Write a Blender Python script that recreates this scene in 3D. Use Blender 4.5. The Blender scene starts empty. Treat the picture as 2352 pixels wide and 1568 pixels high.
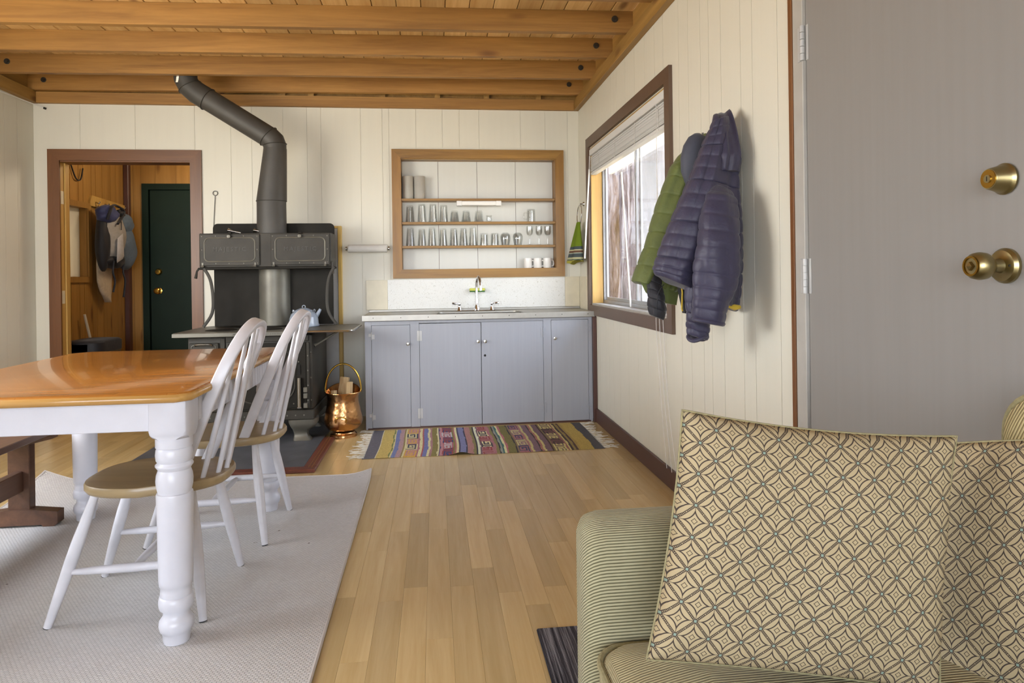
import bpy, bmesh, math, random
from math import sin, cos, pi, radians, sqrt
from mathutils import Vector, Matrix
random.seed(7)
S = bpy.context.scene
COL = S.collection

# ------------------------------------------------------------------ camera, world, sun, exposure
XR, YB, XL = 1.216, 5.552, -3.04          # right wall, back wall, left wall planes
EYE = 1.12
cam = bpy.data.cameras.new('camera'); cam.sensor_width = 36
cam.lens = 1548.63 / 2352 * 36; cam.shift_y = -150.07 / 2352; cam.clip_start = .02
co = bpy.data.objects.new('camera', cam); COL.objects.link(co)
yaw, pitch, roll = .1144, -.001, .0138
f = Vector((sin(yaw) * cos(pitch), cos(yaw) * cos(pitch), sin(pitch)))
r_ = Vector((cos(yaw), -sin(yaw), 0)); d_ = f.cross(r_)
rr = cos(roll) * r_ + sin(roll) * d_; dd = -sin(roll) * r_ + cos(roll) * d_
co.matrix_world = Matrix(((rr.x, -dd.x, -f.x, 0), (rr.y, -dd.y, -f.y, 0), (rr.z, -dd.z, -f.z, EYE), (0, 0, 0, 1)))
S.camera = co
w = bpy.data.worlds.new('sky'); S.world = w; w.use_nodes = True
nt = w.node_tree; bg = nt.nodes['Background']
tc = nt.nodes.new('ShaderNodeTexCoord'); sp = nt.nodes.new('ShaderNodeSeparateXYZ'); rp = nt.nodes.new('ShaderNodeValToRGB')
nt.links.new(tc.outputs['Generated'], sp.inputs[0]); nt.links.new(sp.outputs['Z'], rp.inputs[0]); nt.links.new(rp.outputs[0], bg.inputs[0])
rp.color_ramp.elements[0].position = 0; rp.color_ramp.elements[0].color = (.92, .95, 1, 1)
rp.color_ramp.elements[1].position = .7; rp.color_ramp.elements[1].color = (.62, .76, 1, 1)
bg.inputs[1].default_value = 13
sun = bpy.data.lights.new('sun', 'SUN'); sun.energy = 26; sun.angle = .01; sun.color = (1, .93, .8)
so = bpy.data.objects.new('sun', sun); COL.objects.link(so)
so.rotation_euler = Vector((.30, -.62, -1.0)).to_track_quat('-Z', 'Y').to_euler()
def area(name, loc, d, sx, sy, e, c):
    l = bpy.data.lights.new(name, 'AREA'); l.shape = 'RECTANGLE'; l.size = sx; l.size_y = sy; l.energy = e; l.color = c
    o = bpy.data.objects.new(name, l); COL.objects.link(o); o.location = loc
    o.rotation_euler = Vector(d).to_track_quat('-Z', 'Z' if abs(d[2]) < .9 else 'Y').to_euler()
    return l
area('daylight_rear_window', (-.75, -2.35, 1.35), (0, 1, -.03), 3.0, 1.7, 66, (.66, .78, 1))
area('daylight_left_window', (-2.96, 2.3, 1.5), (1, .95, -.03), 2.0, 1.1, 88, (1, .965, .90))
el = bpy.data.lights.new('entry_fill', 'POINT'); el.energy = 30; el.color = (1, .86, .66); el.shadow_soft_size = .12  # warm point light added to brighten the entry, no fixture behind it
eo = bpy.data.objects.new('entry_fill', el); COL.objects.link(eo); eo.location = (-1.9, 6.3, 2.25)
S.view_settings.view_transform = 'Standard'; S.view_settings.look = 'None'
S.view_settings.exposure = -0.28; S.view_settings.gamma = 1; S.view_settings.use_curve_mapping = False

# ------------------------------------------------------------------ helpers
def lin(h):
    h = h.lstrip('#'); v = [int(h[i:i + 2], 16) / 255 for i in (0, 2, 4)]
    return tuple((x / 12.92 if x <= .04045 else ((x + .055) / 1.055) ** 2.4) for x in v) + (1,)

class NT:
    def __init__(s, name):
        s.m = bpy.data.materials.new(name); s.m.use_nodes = True; s.t = s.m.node_tree; s.p = s.t.nodes['Principled BSDF']
    def n(s, t, **k):
        o = s.t.nodes.new('ShaderNode' + t)
        for a, b in k.items(): setattr(o, a, b)
        return o
    def l(s, a, b): s.t.links.new(a, b)
    def math(s, op, a, b=None, c=None):
        o = s.n('Math', operation=op)
        for i, x in enumerate((a, b, c)):
            if x is None: continue
            if isinstance(x, (int, float)): o.inputs[i].default_value = x
            else: s.l(x, o.inputs[i])
        return o.outputs[0]
    def ramp(s, fac, stops, interp='LINEAR'):
        o = s.n('ValToRGB'); e = o.color_ramp; e.interpolation = interp
        while len(e.elements) < len(stops): e.elements.new(.5)
        for el_, (p, c) in zip(e.elements, stops): el_.position = p; el_.color = lin(c) if isinstance(c, str) else c
        s.l(fac, o.inputs[0]); return o.outputs[0]
    def mix(s, fac, a, b, bt='MIX'):
        o = s.n('Mix', data_type='RGBA', blend_type=bt)
        for sock, x in ((o.inputs[0], fac), (o.inputs[6], a), (o.inputs[7], b)):
            if isinstance(x, str): sock.default_value = lin(x)
            elif isinstance(x, (int, float, tuple)): sock.default_value = x
            else: s.l(x, sock)
        return o.outputs[2]
    def bump(s, h, strength=.3, dist=.002):
        o = s.n('Bump'); o.inputs['Strength'].default_value = strength; o.inputs['Distance'].default_value = dist
        s.l(h, o.inputs['Height']); s.l(o.outputs[0], s.p.inputs['Normal'])
    def coord(s, scale=(1, 1, 1), rand=0., kind='Object'):
        t = s.n('TexCoord'); m = s.n('Mapping'); m.inputs['Scale'].default_value = scale
        src = t.outputs[kind]
        if rand:
            oi = s.n('ObjectInfo'); a = s.n('VectorMath', operation='ADD'); x = s.math('MULTIPLY', oi.outputs['Random'], rand)
            cx = s.n('CombineXYZ'); s.l(x, cx.inputs[0]); s.l(x, cx.inputs[1]); s.l(x, cx.inputs[2]); s.l(src, a.inputs[0]); s.l(cx.outputs[0], a.inputs[1]); src = a.outputs[0]
        s.l(src, m.inputs[0]); return m.outputs[0]
    def noise(s, v, scale, det=4, rough=.55, dist=0):
        o = s.n('TexNoise'); o.inputs['Scale'].default_value = scale; o.inputs['Detail'].default_value = det
        o.inputs['Roughness'].default_value = rough; o.inputs['Distortion'].default_value = dist; s.l(v, o.inputs['Vector']); return o.outputs['Fac']
    def base(s, c, rough=.5, metal=0, spec=None):
        if isinstance(c, str): s.p.inputs['Base Color'].default_value = lin(c)
        elif isinstance(c, tuple): s.p.inputs['Base Color'].default_value = c
        else: s.l(c, s.p.inputs['Base Color'])
        if isinstance(rough, (int, float)): s.p.inputs['Roughness'].default_value = rough
        else: s.l(rough, s.p.inputs['Roughness'])
        s.p.inputs['Metallic'].default_value = metal
        if spec is not None: s.p.inputs['Specular IOR Level'].default_value = spec
        return s.m

def plain(name, c, rough=.5, metal=0, vary=.06, nscale=12, bump=.05, spec=None):
    t = NT(name); v = t.coord(); n = t.noise(v, nscale, 5)
    cc = lin(c); a = tuple(x * (1 - vary) for x in cc[:3]) + (1,); b = tuple(min(1, x * (1 + vary)) for x in cc[:3]) + (1,)
    t.base(t.ramp(n, [(.3, a), (.7, b)]), rough, metal, spec)
    if bump: t.bump(t.noise(v, nscale * 8, 3), bump, .001)
    return t.m

def wood(name, c1, c2, axis=0, along=.8, across=16, rough=.5, vary=.25, knots=False, rand=50., spec=.5, coat=0, dark=None):
    t = NT(name); sc = [across] * 3; sc[axis] = along
    v = t.coord(tuple(sc), rand)
    n = t.noise(v, 1.0, 6, .6, .8); n2 = t.noise(v, 5.5, 3, .6, .3)
    k = t.math('ADD', t.math('MULTIPLY', n, .75), t.math('MULTIPLY', n2, .25))
    c = t.ramp(k, [(.32, c1), (.68, c2)])
    # growth-ring bands
    wv = t.n('TexWave', wave_type='BANDS', bands_direction='XYZ'[(axis + 1) % 3]); wv.inputs['Scale'].default_value = .35; wv.inputs['Distortion'].default_value = 7
    wv.inputs['Detail'].default_value = 2; wv.inputs['Detail Scale'].default_value = .6; t.l(v, wv.inputs['Vector'])
    c = t.mix(t.math('MULTIPLY', wv.outputs['Fac'], .28), c, c1)
    if knots:
        ks = [5.0] * 3; ks[axis] = 1.6; vv = t.coord(tuple(ks), rand * .7)
        vo = t.n('TexVoronoi'); vo.inputs['Scale'].default_value = 1; t.l(vv, vo.inputs['Vector'])
        kd = t.ramp(vo.outputs['Distance'], [(.07, (1, 1, 1, 1)), (.16, (0, 0, 0, 1))])
        c = t.mix(t.math('MULTIPLY', kd, .75), c, dark or c1)
    if vary:
        oi = t.n('ObjectInfo'); h = t.n('HueSaturation'); t.l(c, h.inputs['Color'])
        t.l(t.math('MULTIPLY_ADD', oi.outputs['Random'], vary * 2, 1 - vary), h.inputs['Value']); c = h.outputs[0]
    t.base(c, rough, 0, spec); t.bump(k, .15, .002)
    if coat: t.p.inputs['Coat Weight'].default_value = coat; t.p.inputs['Coat Roughness'].default_value = .12
    return t.m

# ------- object tree
def setp(o, label=None, cat=None, group=None, kind=None):
    if label: o['label'] = label
    if cat: o['category'] = cat
    if group: o['group'] = group
    if kind: o['kind'] = kind
    return o
def thing(name, label, cat, loc=(0, 0, 0), rot=(0, 0, 0), group=None):
    o = bpy.data.objects.new(name, None); COL.objects.link(o); o.location = loc; o.rotation_euler = rot; o.empty_display_size = .05
    return setp(o, label, cat, group)
def rootof(o):
    while o.parent: o = o.parent
    return o
def dup(root, loc, label=None, rot=None):
    def cp(o, par):
        c = o.copy(); COL.objects.link(c); c.parent = par
        for ch in list(o.children): cp(ch, c)
        return c
    c = cp(root, None); c.location = loc
    if rot: c.rotation_euler = rot
    if label: c['label'] = label
    return c

class MB:
    def __init__(s): s.bm = bmesh.new()
    def add(s, verts, faces):
        vs = [s.bm.verts.new(v) for v in verts]
        for fc in faces:
            try: s.bm.faces.new([vs[i] for i in fc])
            except ValueError: pass
        return vs
    def box(s, x0, x1, y0, y1, z0, z1, r=0, seg=1, m=None):
        v = s.add([(x, y, z) for z in (z0, z1) for y in (y0, y1) for x in (x0, x1)],
                  [(0, 2, 3, 1), (4, 5, 7, 6), (0, 1, 5, 4), (2, 6, 7, 3), (0, 4, 6, 2), (1, 3, 7, 5)])
        out = v
        if r:
            es = list({e for q in v for e in q.link_edges})
            res = bmesh.ops.bevel(s.bm, geom=es, offset=r, segments=seg, profile=.5, affect='EDGES')
            out = list({q for fc in res['faces'] for q in fc.verts})
        if m is not None:
            for q in out: q.co = m @ q.co
        return s
    def prism(s, poly, plane, a, b, m=None):
        def P(p, d): return {'x': (d, p[0], p[1]), 'y': (p[0], d, p[1]), 'z': (p[0], p[1], d)}[plane]
        n = len(poly); vs = [P(p, a) for p in poly] + [P(p, b) for p in poly]
        if m is not None: vs = [m @ Vector(q) for q in vs]
        s.add(vs, [tuple(range(n)), tuple(range(2 * n - 1, n - 1, -1))] + [(i, (i + 1) % n, n + (i + 1) % n, n + i) for i in range(n)])
        return s
    def loft(s, rings, c0=True, c1=True, closed=True):
        n = len(rings[0]); vs = [s.bm.verts.new(p) for rg in rings for p in rg]
        for i in range(len(rings) - 1):
            for j in range(n if closed else n - 1):
                k = (j + 1) % n; s.bm.faces.new((vs[i * n + j], vs[i * n + k], vs[(i + 1) * n + k], vs[(i + 1) * n + j]))
        if c0: s.bm.faces.new(vs[:n][::-1])
        if c1: s.bm.faces.new(vs[-n:])
        return s
    def tube(s, pts, rad, n=10, closed=False, ell=1., up=None, cap=True):
        pts = [Vector(p) for p in pts]; N = len(pts)
        rads = rad if isinstance(rad, (list, tuple)) else [rad] * N
        rings = []; u = Vector(up) if up else None
        for i, p in enumerate(pts):
            t = (pts[(i + 1) % N] - pts[i - 1]) if closed else (pts[min(i + 1, N - 1)] - pts[max(i - 1, 0)])
            t.normalize()
            if u is None: u = Vector((0, 0, 1)) if abs(t.z) < .9 else Vector((1, 0, 0))
            a = (u - t * u.dot(t)).normalized(); b = t.cross(a)
            if not up: u = a
            rings.append([p + (a * cos(2 * pi * k / n) + b * sin(2 * pi * k / n) * ell) * rads[i] for k in range(n)])
        if closed: rings.append(rings[0]); return s.loftc(rings)
        return s.loft(rings, cap, cap)
    def loftc(s, rings):
        rings = rings[:-1]; n = len(rings[0]); N = len(rings); vs = [s.bm.verts.new(p) for rg in rings for p in rg]
        for i in range(N):
            for j in range(n):
                k = (j + 1) % n; i2 = (i + 1) % N
                s.bm.faces.new((vs[i * n + j], vs[i * n + k], vs[i2 * n + k], vs[i2 * n + j]))
        return s
    def lathe(s, prof, c=(0, 0, 0), n=24, axis='z', m=None, closed=False):
        def P(r, z, a):
            x, y = r * cos(a), r * sin(a)
            q = {'z': (x, y, z), 'x': (z, x, y), 'y': (x, z, y)}[axis]
            q = Vector((q[0] + c[0], q[1] + c[1], q[2] + c[2]))
            return m @ q if m is not None else q
        rows = []
        for r, z in prof:
            rows.append([s.bm.verts.new(P(0, z, 0))] if r < 1e-6 else [s.bm.verts.new(P(r, z, 2 * pi * k / n)) for k in range(n)])
        prs = list(zip(rows, rows[1:])) + ([(rows[-1], rows[0])] if closed else [])
        for A, B in prs:
            for k in range(n):
                k2 = (k + 1) % n
                if len(A) == 1 and len(B) == 1: continue
                if len(A) == 1: s.bm.faces.new((A[0], B[k], B[k2]))
                elif len(B) == 1: s.bm.faces.new((A[k], A[k2], B[0]))
                else: s.bm.faces.new((A[k], A[k2], B[k2], B[k]))
        if not closed:
            for R, fl in ((rows[0], 1), (rows[-1], 0)):
                if len(R) > 1: s.bm.faces.new(R[::-1] if fl else R)
        return s
    def sphere(s, c, r, n=10, sc=(1, 1, 1)):
        k = max(4, n // 2)
        return s.lathe([(r * sin(pi * i / k) * 1.0, -r * cos(pi * i / k)) for i in range(k + 1)], (0, 0, 0), n, m=Matrix.Translation(c) @ Matrix.Diagonal((*sc, 1)))
    def build(s, name, mat, parent=None, ang=35, local=False):
        bmesh.ops.recalc_face_normals(s.bm, faces=s.bm.faces)
        me = bpy.data.meshes.new(name)
        if parent is not None and not local:
            bmesh.ops.transform(s.bm, matrix=rootof(parent).matrix_basis.inverted(), verts=s.bm.verts)
        s.bm.to_mesh(me); s.bm.free()
        me.polygons.foreach_set('use_smooth', [True] * len(me.polygons)); me.set_sharp_from_angle(angle=radians(ang))
        if mat: me.materials.append(mat)
        o = bpy.data.objects.new(name, me); COL.objects.link(o)
        if parent is not None: o.parent = parent
        return o
def struct(o): o['kind'] = 'structure'; return o
def cat(pts, sub=6):            # Catmull-Rom
    pts = [Vector(p) for p in pts]; out = []
    for i in range(len(pts) - 1):
        a, b, c, d = pts[max(i - 1, 0)], pts[i], pts[i + 1], pts[min(i + 2, len(pts) - 1)]
        for k in range(sub):
            t = k / sub
            out.append(.5 * ((2 * b) + (c - a) * t + (2 * a - 5 * b + 4 * c - d) * t * t + (3 * b - a - 3 * c + d) * t ** 3))
    return out + [pts[-1]]
def interp(seq, t):
    x = t * (len(seq) - 1); i = min(int(x), len(seq) - 2); q = x - i
    a, b = seq[i], seq[i + 1]
    return Vector(a) * (1 - q) + Vector(b) * q if hasattr(a, '__len__') else a * (1 - q) + b * q
def rrect(x0, x1, z0, z1, r, n=5):
    out = []
    for cx, cz, a0 in ((x1 - r, z1 - r, 0), (x0 + r, z1 - r, 90), (x0 + r, z0 + r, 180), (x1 - r, z0 + r, 270)):
        out += [(cx + r * cos(radians(a0 + 90 * k / n)), cz + r * sin(radians(a0 + 90 * k / n))) for k in range(n + 1)]
    return out
def text(name, body, size, mat, parent, loc, rot, ext=.002, space=1.0):
    cu = bpy.data.curves.new(name, 'FONT'); cu.body = body; cu.size = size; cu.extrude = ext; cu.align_x = 'CENTER'; cu.align_y = 'CENTER'; cu.space_character = space
    cu.resolution_u = 2
    o = bpy.data.objects.new(name, cu); COL.objects.link(o)
    me = bpy.data.meshes.new_from_object(o.evaluated_get(bpy.context.evaluated_depsgraph_get())); bpy.data.objects.remove(o)
    m = rootof(parent).matrix_basis.inverted() @ Matrix.Translation(loc) @ Matrix(rot).to_4x4() if not isinstance(rot, Matrix) else rootof(parent).matrix_basis.inverted() @ Matrix.Translation(loc) @ rot
    me.transform(m); me.materials.clear(); me.materials.append(mat)
    t = bpy.data.objects.new(name, me); COL.objects.link(t); t.parent = parent; return t
FACE_Y = Matrix(((1, 0, 0, 0), (0, 0, -1, 0), (0, 1, 0, 0), (0, 0, 0, 1)))     # text facing -y

# ------------------------------------------------------------------ materials
def wallpaint(name, c):
    t = NT(name); v = t.coord(); n = t.noise(v, 1.3, 4); vs = t.coord((30, 30, 1.2)); n2 = t.noise(vs, 1, 4)
    cc = lin(c); a = tuple(x * .965 for x in cc[:3]) + (1,)
    col = t.ramp(t.math('ADD', t.math('MULTIPLY', n, .5), t.math('MULTIPLY', n2, .5)), [(.35, a), (.65, cc)])
    t.base(col, .45, 0, .4); t.bump(n2, .12, .001); return t.m
M_wall = wallpaint('cream_paint', '#d8d4c4')
M_niche = wallpaint('pale_grey_paint', '#d0d0c8')
M_joist = wood('fir_joist', '#7e5725', '#ae8040', 0, .7, 14, .55, .1, True, dark='#5a3212')
M_led = wood('fir_ledger', '#83602c', '#b08746', 1, .7, 14, .55, .1, True, dark='#5a3212')
M_deck = wood('pine_deck', '#b58a4e', '#d9b67c', 1, .7, 12, .6, .16, True, dark='#6b4320')
M_floor = wood('maple_floor', '#b89c68', '#cab182', 1, 1.1, 22, .26, .12, rand=60, spec=.5)
M_trim = wood('brown_trim', '#74511f', '#a07434', 2, .8, 14, .4, .08)
M_trimx = wood('brown_trim_x', '#78551f', '#a67c38', 0, .8, 14, .4, .08)
M_dtrim = wood('red_brown_trim', '#603c20', '#7b502c', 2, .8, 14, .4, .06)
M_wtrim = plain('brown_painted_trim', '#5b4636', .45, bump=.1)
M_wjamb = wood('honey_jamb', '#a8803c', '#c9a45c', 2, .8, 10, .45, .05)
M_base = plain('dark_brown_paint', '#4d3129', .4, bump=.1)
M_cab = NT('grey_blue_paint'); _v = M_cab.coord((60, 60, 2)); _n = M_cab.noise(_v, 1, 4)
M_cab = (M_cab.base(M_cab.ramp(_n, [(.3, '#96989e'), (.7, '#9a9ca2')]), .42, 0, .45), M_cab.bump(_n, .15, .001))[0]
M_white = plain('white_gloss_paint', '#cbcad0', .3, vary=.03)
M_whitew = plain('worn_white_paint', '#cac8cc', .32, vary=.08)
M_porc = plain('white_porcelain', '#e4e2dc', .15, vary=.02, bump=0)
M_plast = plain('white_plastic', '#dddbd6', .4, vary=.02, bump=0)
M_iron = plain('stove_iron', '#3d3a34', .5, .1, .2, 6, .25, .2)
M_iron2 = plain('stove_enamel_black', '#2b2925', .65, .0, .2, 5, .15, .08)
M_ironhi = plain('stove_burnished', '#6a675d', .42, .35, .22, 5, .15, .35)
M_pipe = plain('stove_pipe', '#45423d', .55, .15, .18, 5, .12)
M_nick = plain('nickel', '#b8b5ae', .22, 1, .05, bump=0)
M_chrome = plain('chrome', '#d8d8da', .08, 1, .02, bump=0)
M_steel = plain('stainless', '#a5a198', .42, .9, .06, 20, .1)
M_alu = plain('aluminium_frame', '#a9aaac', .4, .7, .05)
M_brass = plain('antique_brass', '#a2956c', .33, 1, .12, 14, .08)
M_brass2 = plain('polished_brass', '#c9a24a', .22, 1, .08, bump=0)
M_copper = NT('hammered_copper'); _vo = M_copper.n('TexVoronoi', feature='SMOOTH_F1'); _vo.inputs['Scale'].default_value = 48; M_copper.l(M_copper.coord(), _vo.inputs['Vector']); M_copper.bump(_vo.outputs['Distance'], .5, .004)
M_copper = M_copper.base(M_copper.ramp(M_copper.noise(M_copper.coord(), 6), [(.3, '#c08a58'), (.7, '#d8aa76')]), .25, 1)
M_hinge = plain('grey_painted_hinge', '#b4b3b0', .4, .1)
M_door = NT('grey_door'); _v = M_door.coord((40, 40, 1.5)); _n = M_door.noise(_v, 1, 4)
M_door = (M_door.base(M_door.ramp(_n, [(.3, '#87837f'), (.7, '#8a8682')]), .5, 0, .35), M_door.bump(_n, .1, .001))[0]
M_jamb = plain('grey_jamb', '#a9a59d', .5)
M_green = plain('dark_green_door', '#12231a', .5, vary=.15, nscale=4, spec=.2)
M_panel = wood('entry_panelling', '#8d662e', '#ae8444', 2, .6, 9, .45, .14, True, dark='#5d3614')
M_tabtop = NT('butcher_block')
def _tab():
    t = M_tabtop; v = t.coord((1, 1, 1)); br = t.n('TexBrick'); br.inputs['Scale'].default_value = 1; br.inputs['Mortar Size'].default_value = .0006
    br.inputs['Brick Width'].default_value = .42; br.inputs['Row Height'].default_value = .041; br.offset = .37
    br.inputs['Color1'].default_value = lin('#a87e42'); br.inputs['Color2'].default_value = lin('#b58b4e'); br.inputs['Mortar'].default_value = lin('#8f6030')
    t.l(v, br.inputs['Vector']); g = t.noise(t.coord((2.5, 30, 30)), 1, 6, .6, .6)
    c = t.mix(.75, br.outputs['Color'], t.ramp(g, [(.3, '#8f6a3a'), (.7, '#cfa86e')]), 'OVERLAY')
    sc = t.noise(t.coord((3, 14, 3)), 3, 8, .75, 1.5); scr = t.ramp(sc, [(.66, (0, 0, 0, 1)), (.74, (1, 1, 1, 1))])
    c = t.mix(t.math('MULTIPLY', scr, .25), c, '#c9a777')
    t.base(c, .2, 0, .5); t.bump(g, .05, .001); t.p.inputs['Coat Weight'].default_value = .4; t.p.inputs['Coat Roughness'].default_value = .06; return t.m
M_tabtop = _tab()
M_tabedge = wood('butcher_block_edge', '#a97d42', '#c79c5c', 0, 1.5, 20, .2, .05)
M_seat = wood('maple_seat', '#8f7b5a', '#a8916a', 0, 1, 14, .32, .05)
M_bench = wood('dark_pine', '#4a3226', '#6b4a36', 1, .8, 14, .4, .1, True, dark='#2e1c12')
def _rug():
    t = NT('woven_rug'); v = t.coord(); br = t.n('TexBrick'); br.inputs['Scale'].default_value = 1; br.inputs['Brick Width'].default_value = .013; br.inputs['Row Height'].default_value = .0085
    br.inputs['Mortar Size'].default_value = .0016; br.inputs['Mortar Smooth'].default_value = 1; br.offset = .5
    br.inputs['Color1'].default_value = lin('#c9c6c3'); br.inputs['Color2'].default_value = lin('#d4d1ce'); br.inputs['Mortar'].default_value = lin('#a9a6a3')
    t.l(v, br.inputs['Vector']); n = t.noise(v, 2.2, 5); c = t.mix(t.math('MULTIPLY', n, .5), br.outputs['Color'], '#c0bcb8')
    sp_ = t.noise(t.coord((1, 1, 1)), 26, 2, .5); c = t.mix(t.ramp(sp_, [(.74, (0, 0, 0, 1)), (.78, (1, 1, 1, 1))]), c, '#7d766e')
    t.base(c, .95, 0, .1); t.bump(t.math('SUBTRACT', 1, br.outputs['Fac']), .7, .003); return t.m
M_rug = _rug()
M_binding = plain('rug_binding', '#b9b3ae', .9, bump=.2)
M_slate = plain('hearth_slate', '#55565a', .45, vary=.2, nscale=9, bump=.2)
M_hframe = wood('mahogany_trim', '#5e3328', '#794539', 1, .8, 16, .35, .05)
M_logbark = wood('split_log', '#a08258', '#cdb58c', 2, 1.2, 26, .8, .15)
M_kettle = plain('blue_enamel', '#939daa', .12, vary=.04, nscale=3, bump=0)
def _corduroy(name, ex, c1, c2):
    t = NT(name); v = t.coord(); s_ = t.n('SeparateXYZ'); t.l(v, s_.inputs[0])
    k = None
    for i, e in enumerate(ex):
        if e:
            q = t.math('MULTIPLY', s_.outputs[i], e); k = q if k is None else t.math('ADD', k, q)
    wv = t.math('SINE', t.math('MULTIPLY', k, 2 * pi / .0066)); n = t.noise(v, 60, 3)
    f_ = t.math('MULTIPLY_ADD', wv, .5, .5)
    c = t.ramp(t.math('ADD', f_, t.math('MULTIPLY_ADD', n, .3, -.15)), [(.1, c1), (.6, c2)])
    t.base(c, .9, 0, .15); t.p.inputs['Sheen Weight'].default_value = .15; t.bump(f_, .8, .002); return t.m
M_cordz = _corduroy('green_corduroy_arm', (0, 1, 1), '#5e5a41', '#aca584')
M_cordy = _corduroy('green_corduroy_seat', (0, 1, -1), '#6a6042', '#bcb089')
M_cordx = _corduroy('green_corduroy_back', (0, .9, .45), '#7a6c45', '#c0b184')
M_cordp = plain('green_piping', '#8d8461', .9, nscale=120, vary=.2)
def _pattern():
    t = NT('lattice_star_fabric'); uv = t.n('UVMap'); m = t.n('Mapping'); m.inputs['Rotation'].default_value = (0, 0, radians(45)); L = .0385
    m.inputs['Scale'].default_value = (1 / L, 1 / L, 1); t.l(uv.outputs[0], m.inputs[0]); sx = t.n('SeparateXYZ'); t.l(m.outputs[0], sx.inputs[0])
    a = [t.math('ABSOLUTE', t.math('SUBTRACT', t.math('FRACT', sx.outputs[i]), .5)) for i in (0, 1)]
    P = t.math('MAXIMUM', a[0], a[1]); Q = t.math('MINIMUM', a[0], a[1])
    cc, rr_ = .875, .625
    dx = t.math('SUBTRACT', cc, P); d = t.math('SUBTRACT', t.math('SQRT', t.math('ADD', t.math('MULTIPLY', Q, Q), t.math('MULTIPLY', dx, dx))), rr_)
    def band(x, c, w): return t.math('LESS_THAN', t.math('ABSOLUTE', t.math('SUBTRACT', x, c)), w)
    e = t.math('SUBTRACT', .5, P)                       # distance from lattice line
    star = band(d, .024, .027)
    tip = t.math('MULTIPLY', t.math('LESS_THAN', t.math('SUBTRACT', P, Q), .016), t.math('GREATER_THAN', t.math('ADD', P, Q), .68))
    inner = band(d, .165, .013)
    line = t.math('MULTIPLY', t.math('LESS_THAN', e, .062), t.math('GREATER_THAN', e, .006))
    dots = t.math('MULTIPLY', t.math('LESS_THAN', e, .026), t.math('GREATER_THAN', t.math('SINE', t.math('MULTIPLY', Q, 2 * pi * 14)), .1))
    line = t.math('SUBTRACT', t.math('LESS_THAN', e, .058), t.math('MULTIPLY', dots, .8))
    dark = t.math('MAXIMUM', t.math('MAXIMUM', star, tip), t.math('MAXIMUM', inner, line))
    n = t.noise(uv.outputs[0], 900, 2); n2 = t.noise(uv.outputs[0], 9, 3)
    bgc = t.mix(n2, '#a69676', '#b3a382'); bgc = t.mix(t.math('MULTIPLY', n, .35), bgc, '#97845e')
    c = t.mix(dark, bgc, '#443b35')
    node = t.math('LESS_THAN', t.math('ADD', t.math('SUBTRACT', .5, P), t.math('SUBTRACT', .5, Q)), .075)
    c = t.mix(node, c, '#7f9488')
    t.base(c, .9, 0, .15); t.bump(t.math('ADD', n, t.math('MULTIPLY', dark, -.4)), .25, .0015); return t.m
M_pat = _pattern()
M_matw = NT('striped_mat'); _v = M_matw.coord((90, 1.5, 1)); _n = M_matw.noise(_v, 1, 4, .7); _n2 = M_matw.noise(M_matw.coord((300, 120, 1)), 1, 2)
M_matw = (M_matw.base(M_matw.ramp(_n, [(.38, '#24242a'), (.5, '#4c4a50'), (.6, '#85848a')]), .95, 0, .1), M_matw.bump(_n2, .8, .004))[0]
def _cloth(name, c, rough=.55, vary=.12, sheen=.1, wr=.35):
    t = NT(name); v = t.coord(); n = t.noise(v, 30, 5, .6, .6); cc = lin(c)
    t.base(t.ramp(n, [(.3, tuple(x * (1 - vary) for x in cc[:3]) + (1,)), (.7, tuple(min(1, x * (1 + vary)) for x in cc[:3]) + (1,))]), rough, 0, .35)
    t.p.inputs['Sheen Weight'].default_value = sheen; t.bump(n, wr, .006); return t.m
M_navy = _cloth('navy_nylon', '#363347', .48); M_grn = _cloth('olive_nylon', '#565f2f', .62); M_grnlin = _cloth('dark_olive_lining', '#2f3324', .7)
M_hood = _cloth('slate_hood', '#40434f', .6, .08, .1, .1); M_blk = _cloth('black_lining', '#222126', .6); M_yel = _cloth('yellow_lining', '#c0a232', .6)
M_pack1 = _cloth('pack_grey', '#8a8680', .7); M_pack2 = _cloth('pack_navy', '#32395e', .6); M_pack3 = _cloth('pack_slate_blue', '#56677a', .7)
M_pack4 = _cloth('pack_black', '#17171b', .6); M_canvas = _cloth('cream_canvas', '#b7a78c', .8); M_packw = _cloth('pack_silver', '#a9abb0', .5)
M_kil = NT('kilim_weave'); _a = M_kil.n('VertexColor'); _a.layer_name = 'weave'; _n = M_kil.noise(M_kil.coord((260, 90, 1)), 1, 3)
M_kil = (M_kil.base(M_kil.mix(M_kil.math('MULTIPLY', _n, .5), _a.outputs[0], '#6b6258'), .95, 0, .1), M_kil.bump(_n, .6, .003))[0]
M_cotton = plain('cotton_fringe', '#cfc9bb', .95, bump=0)
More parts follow.
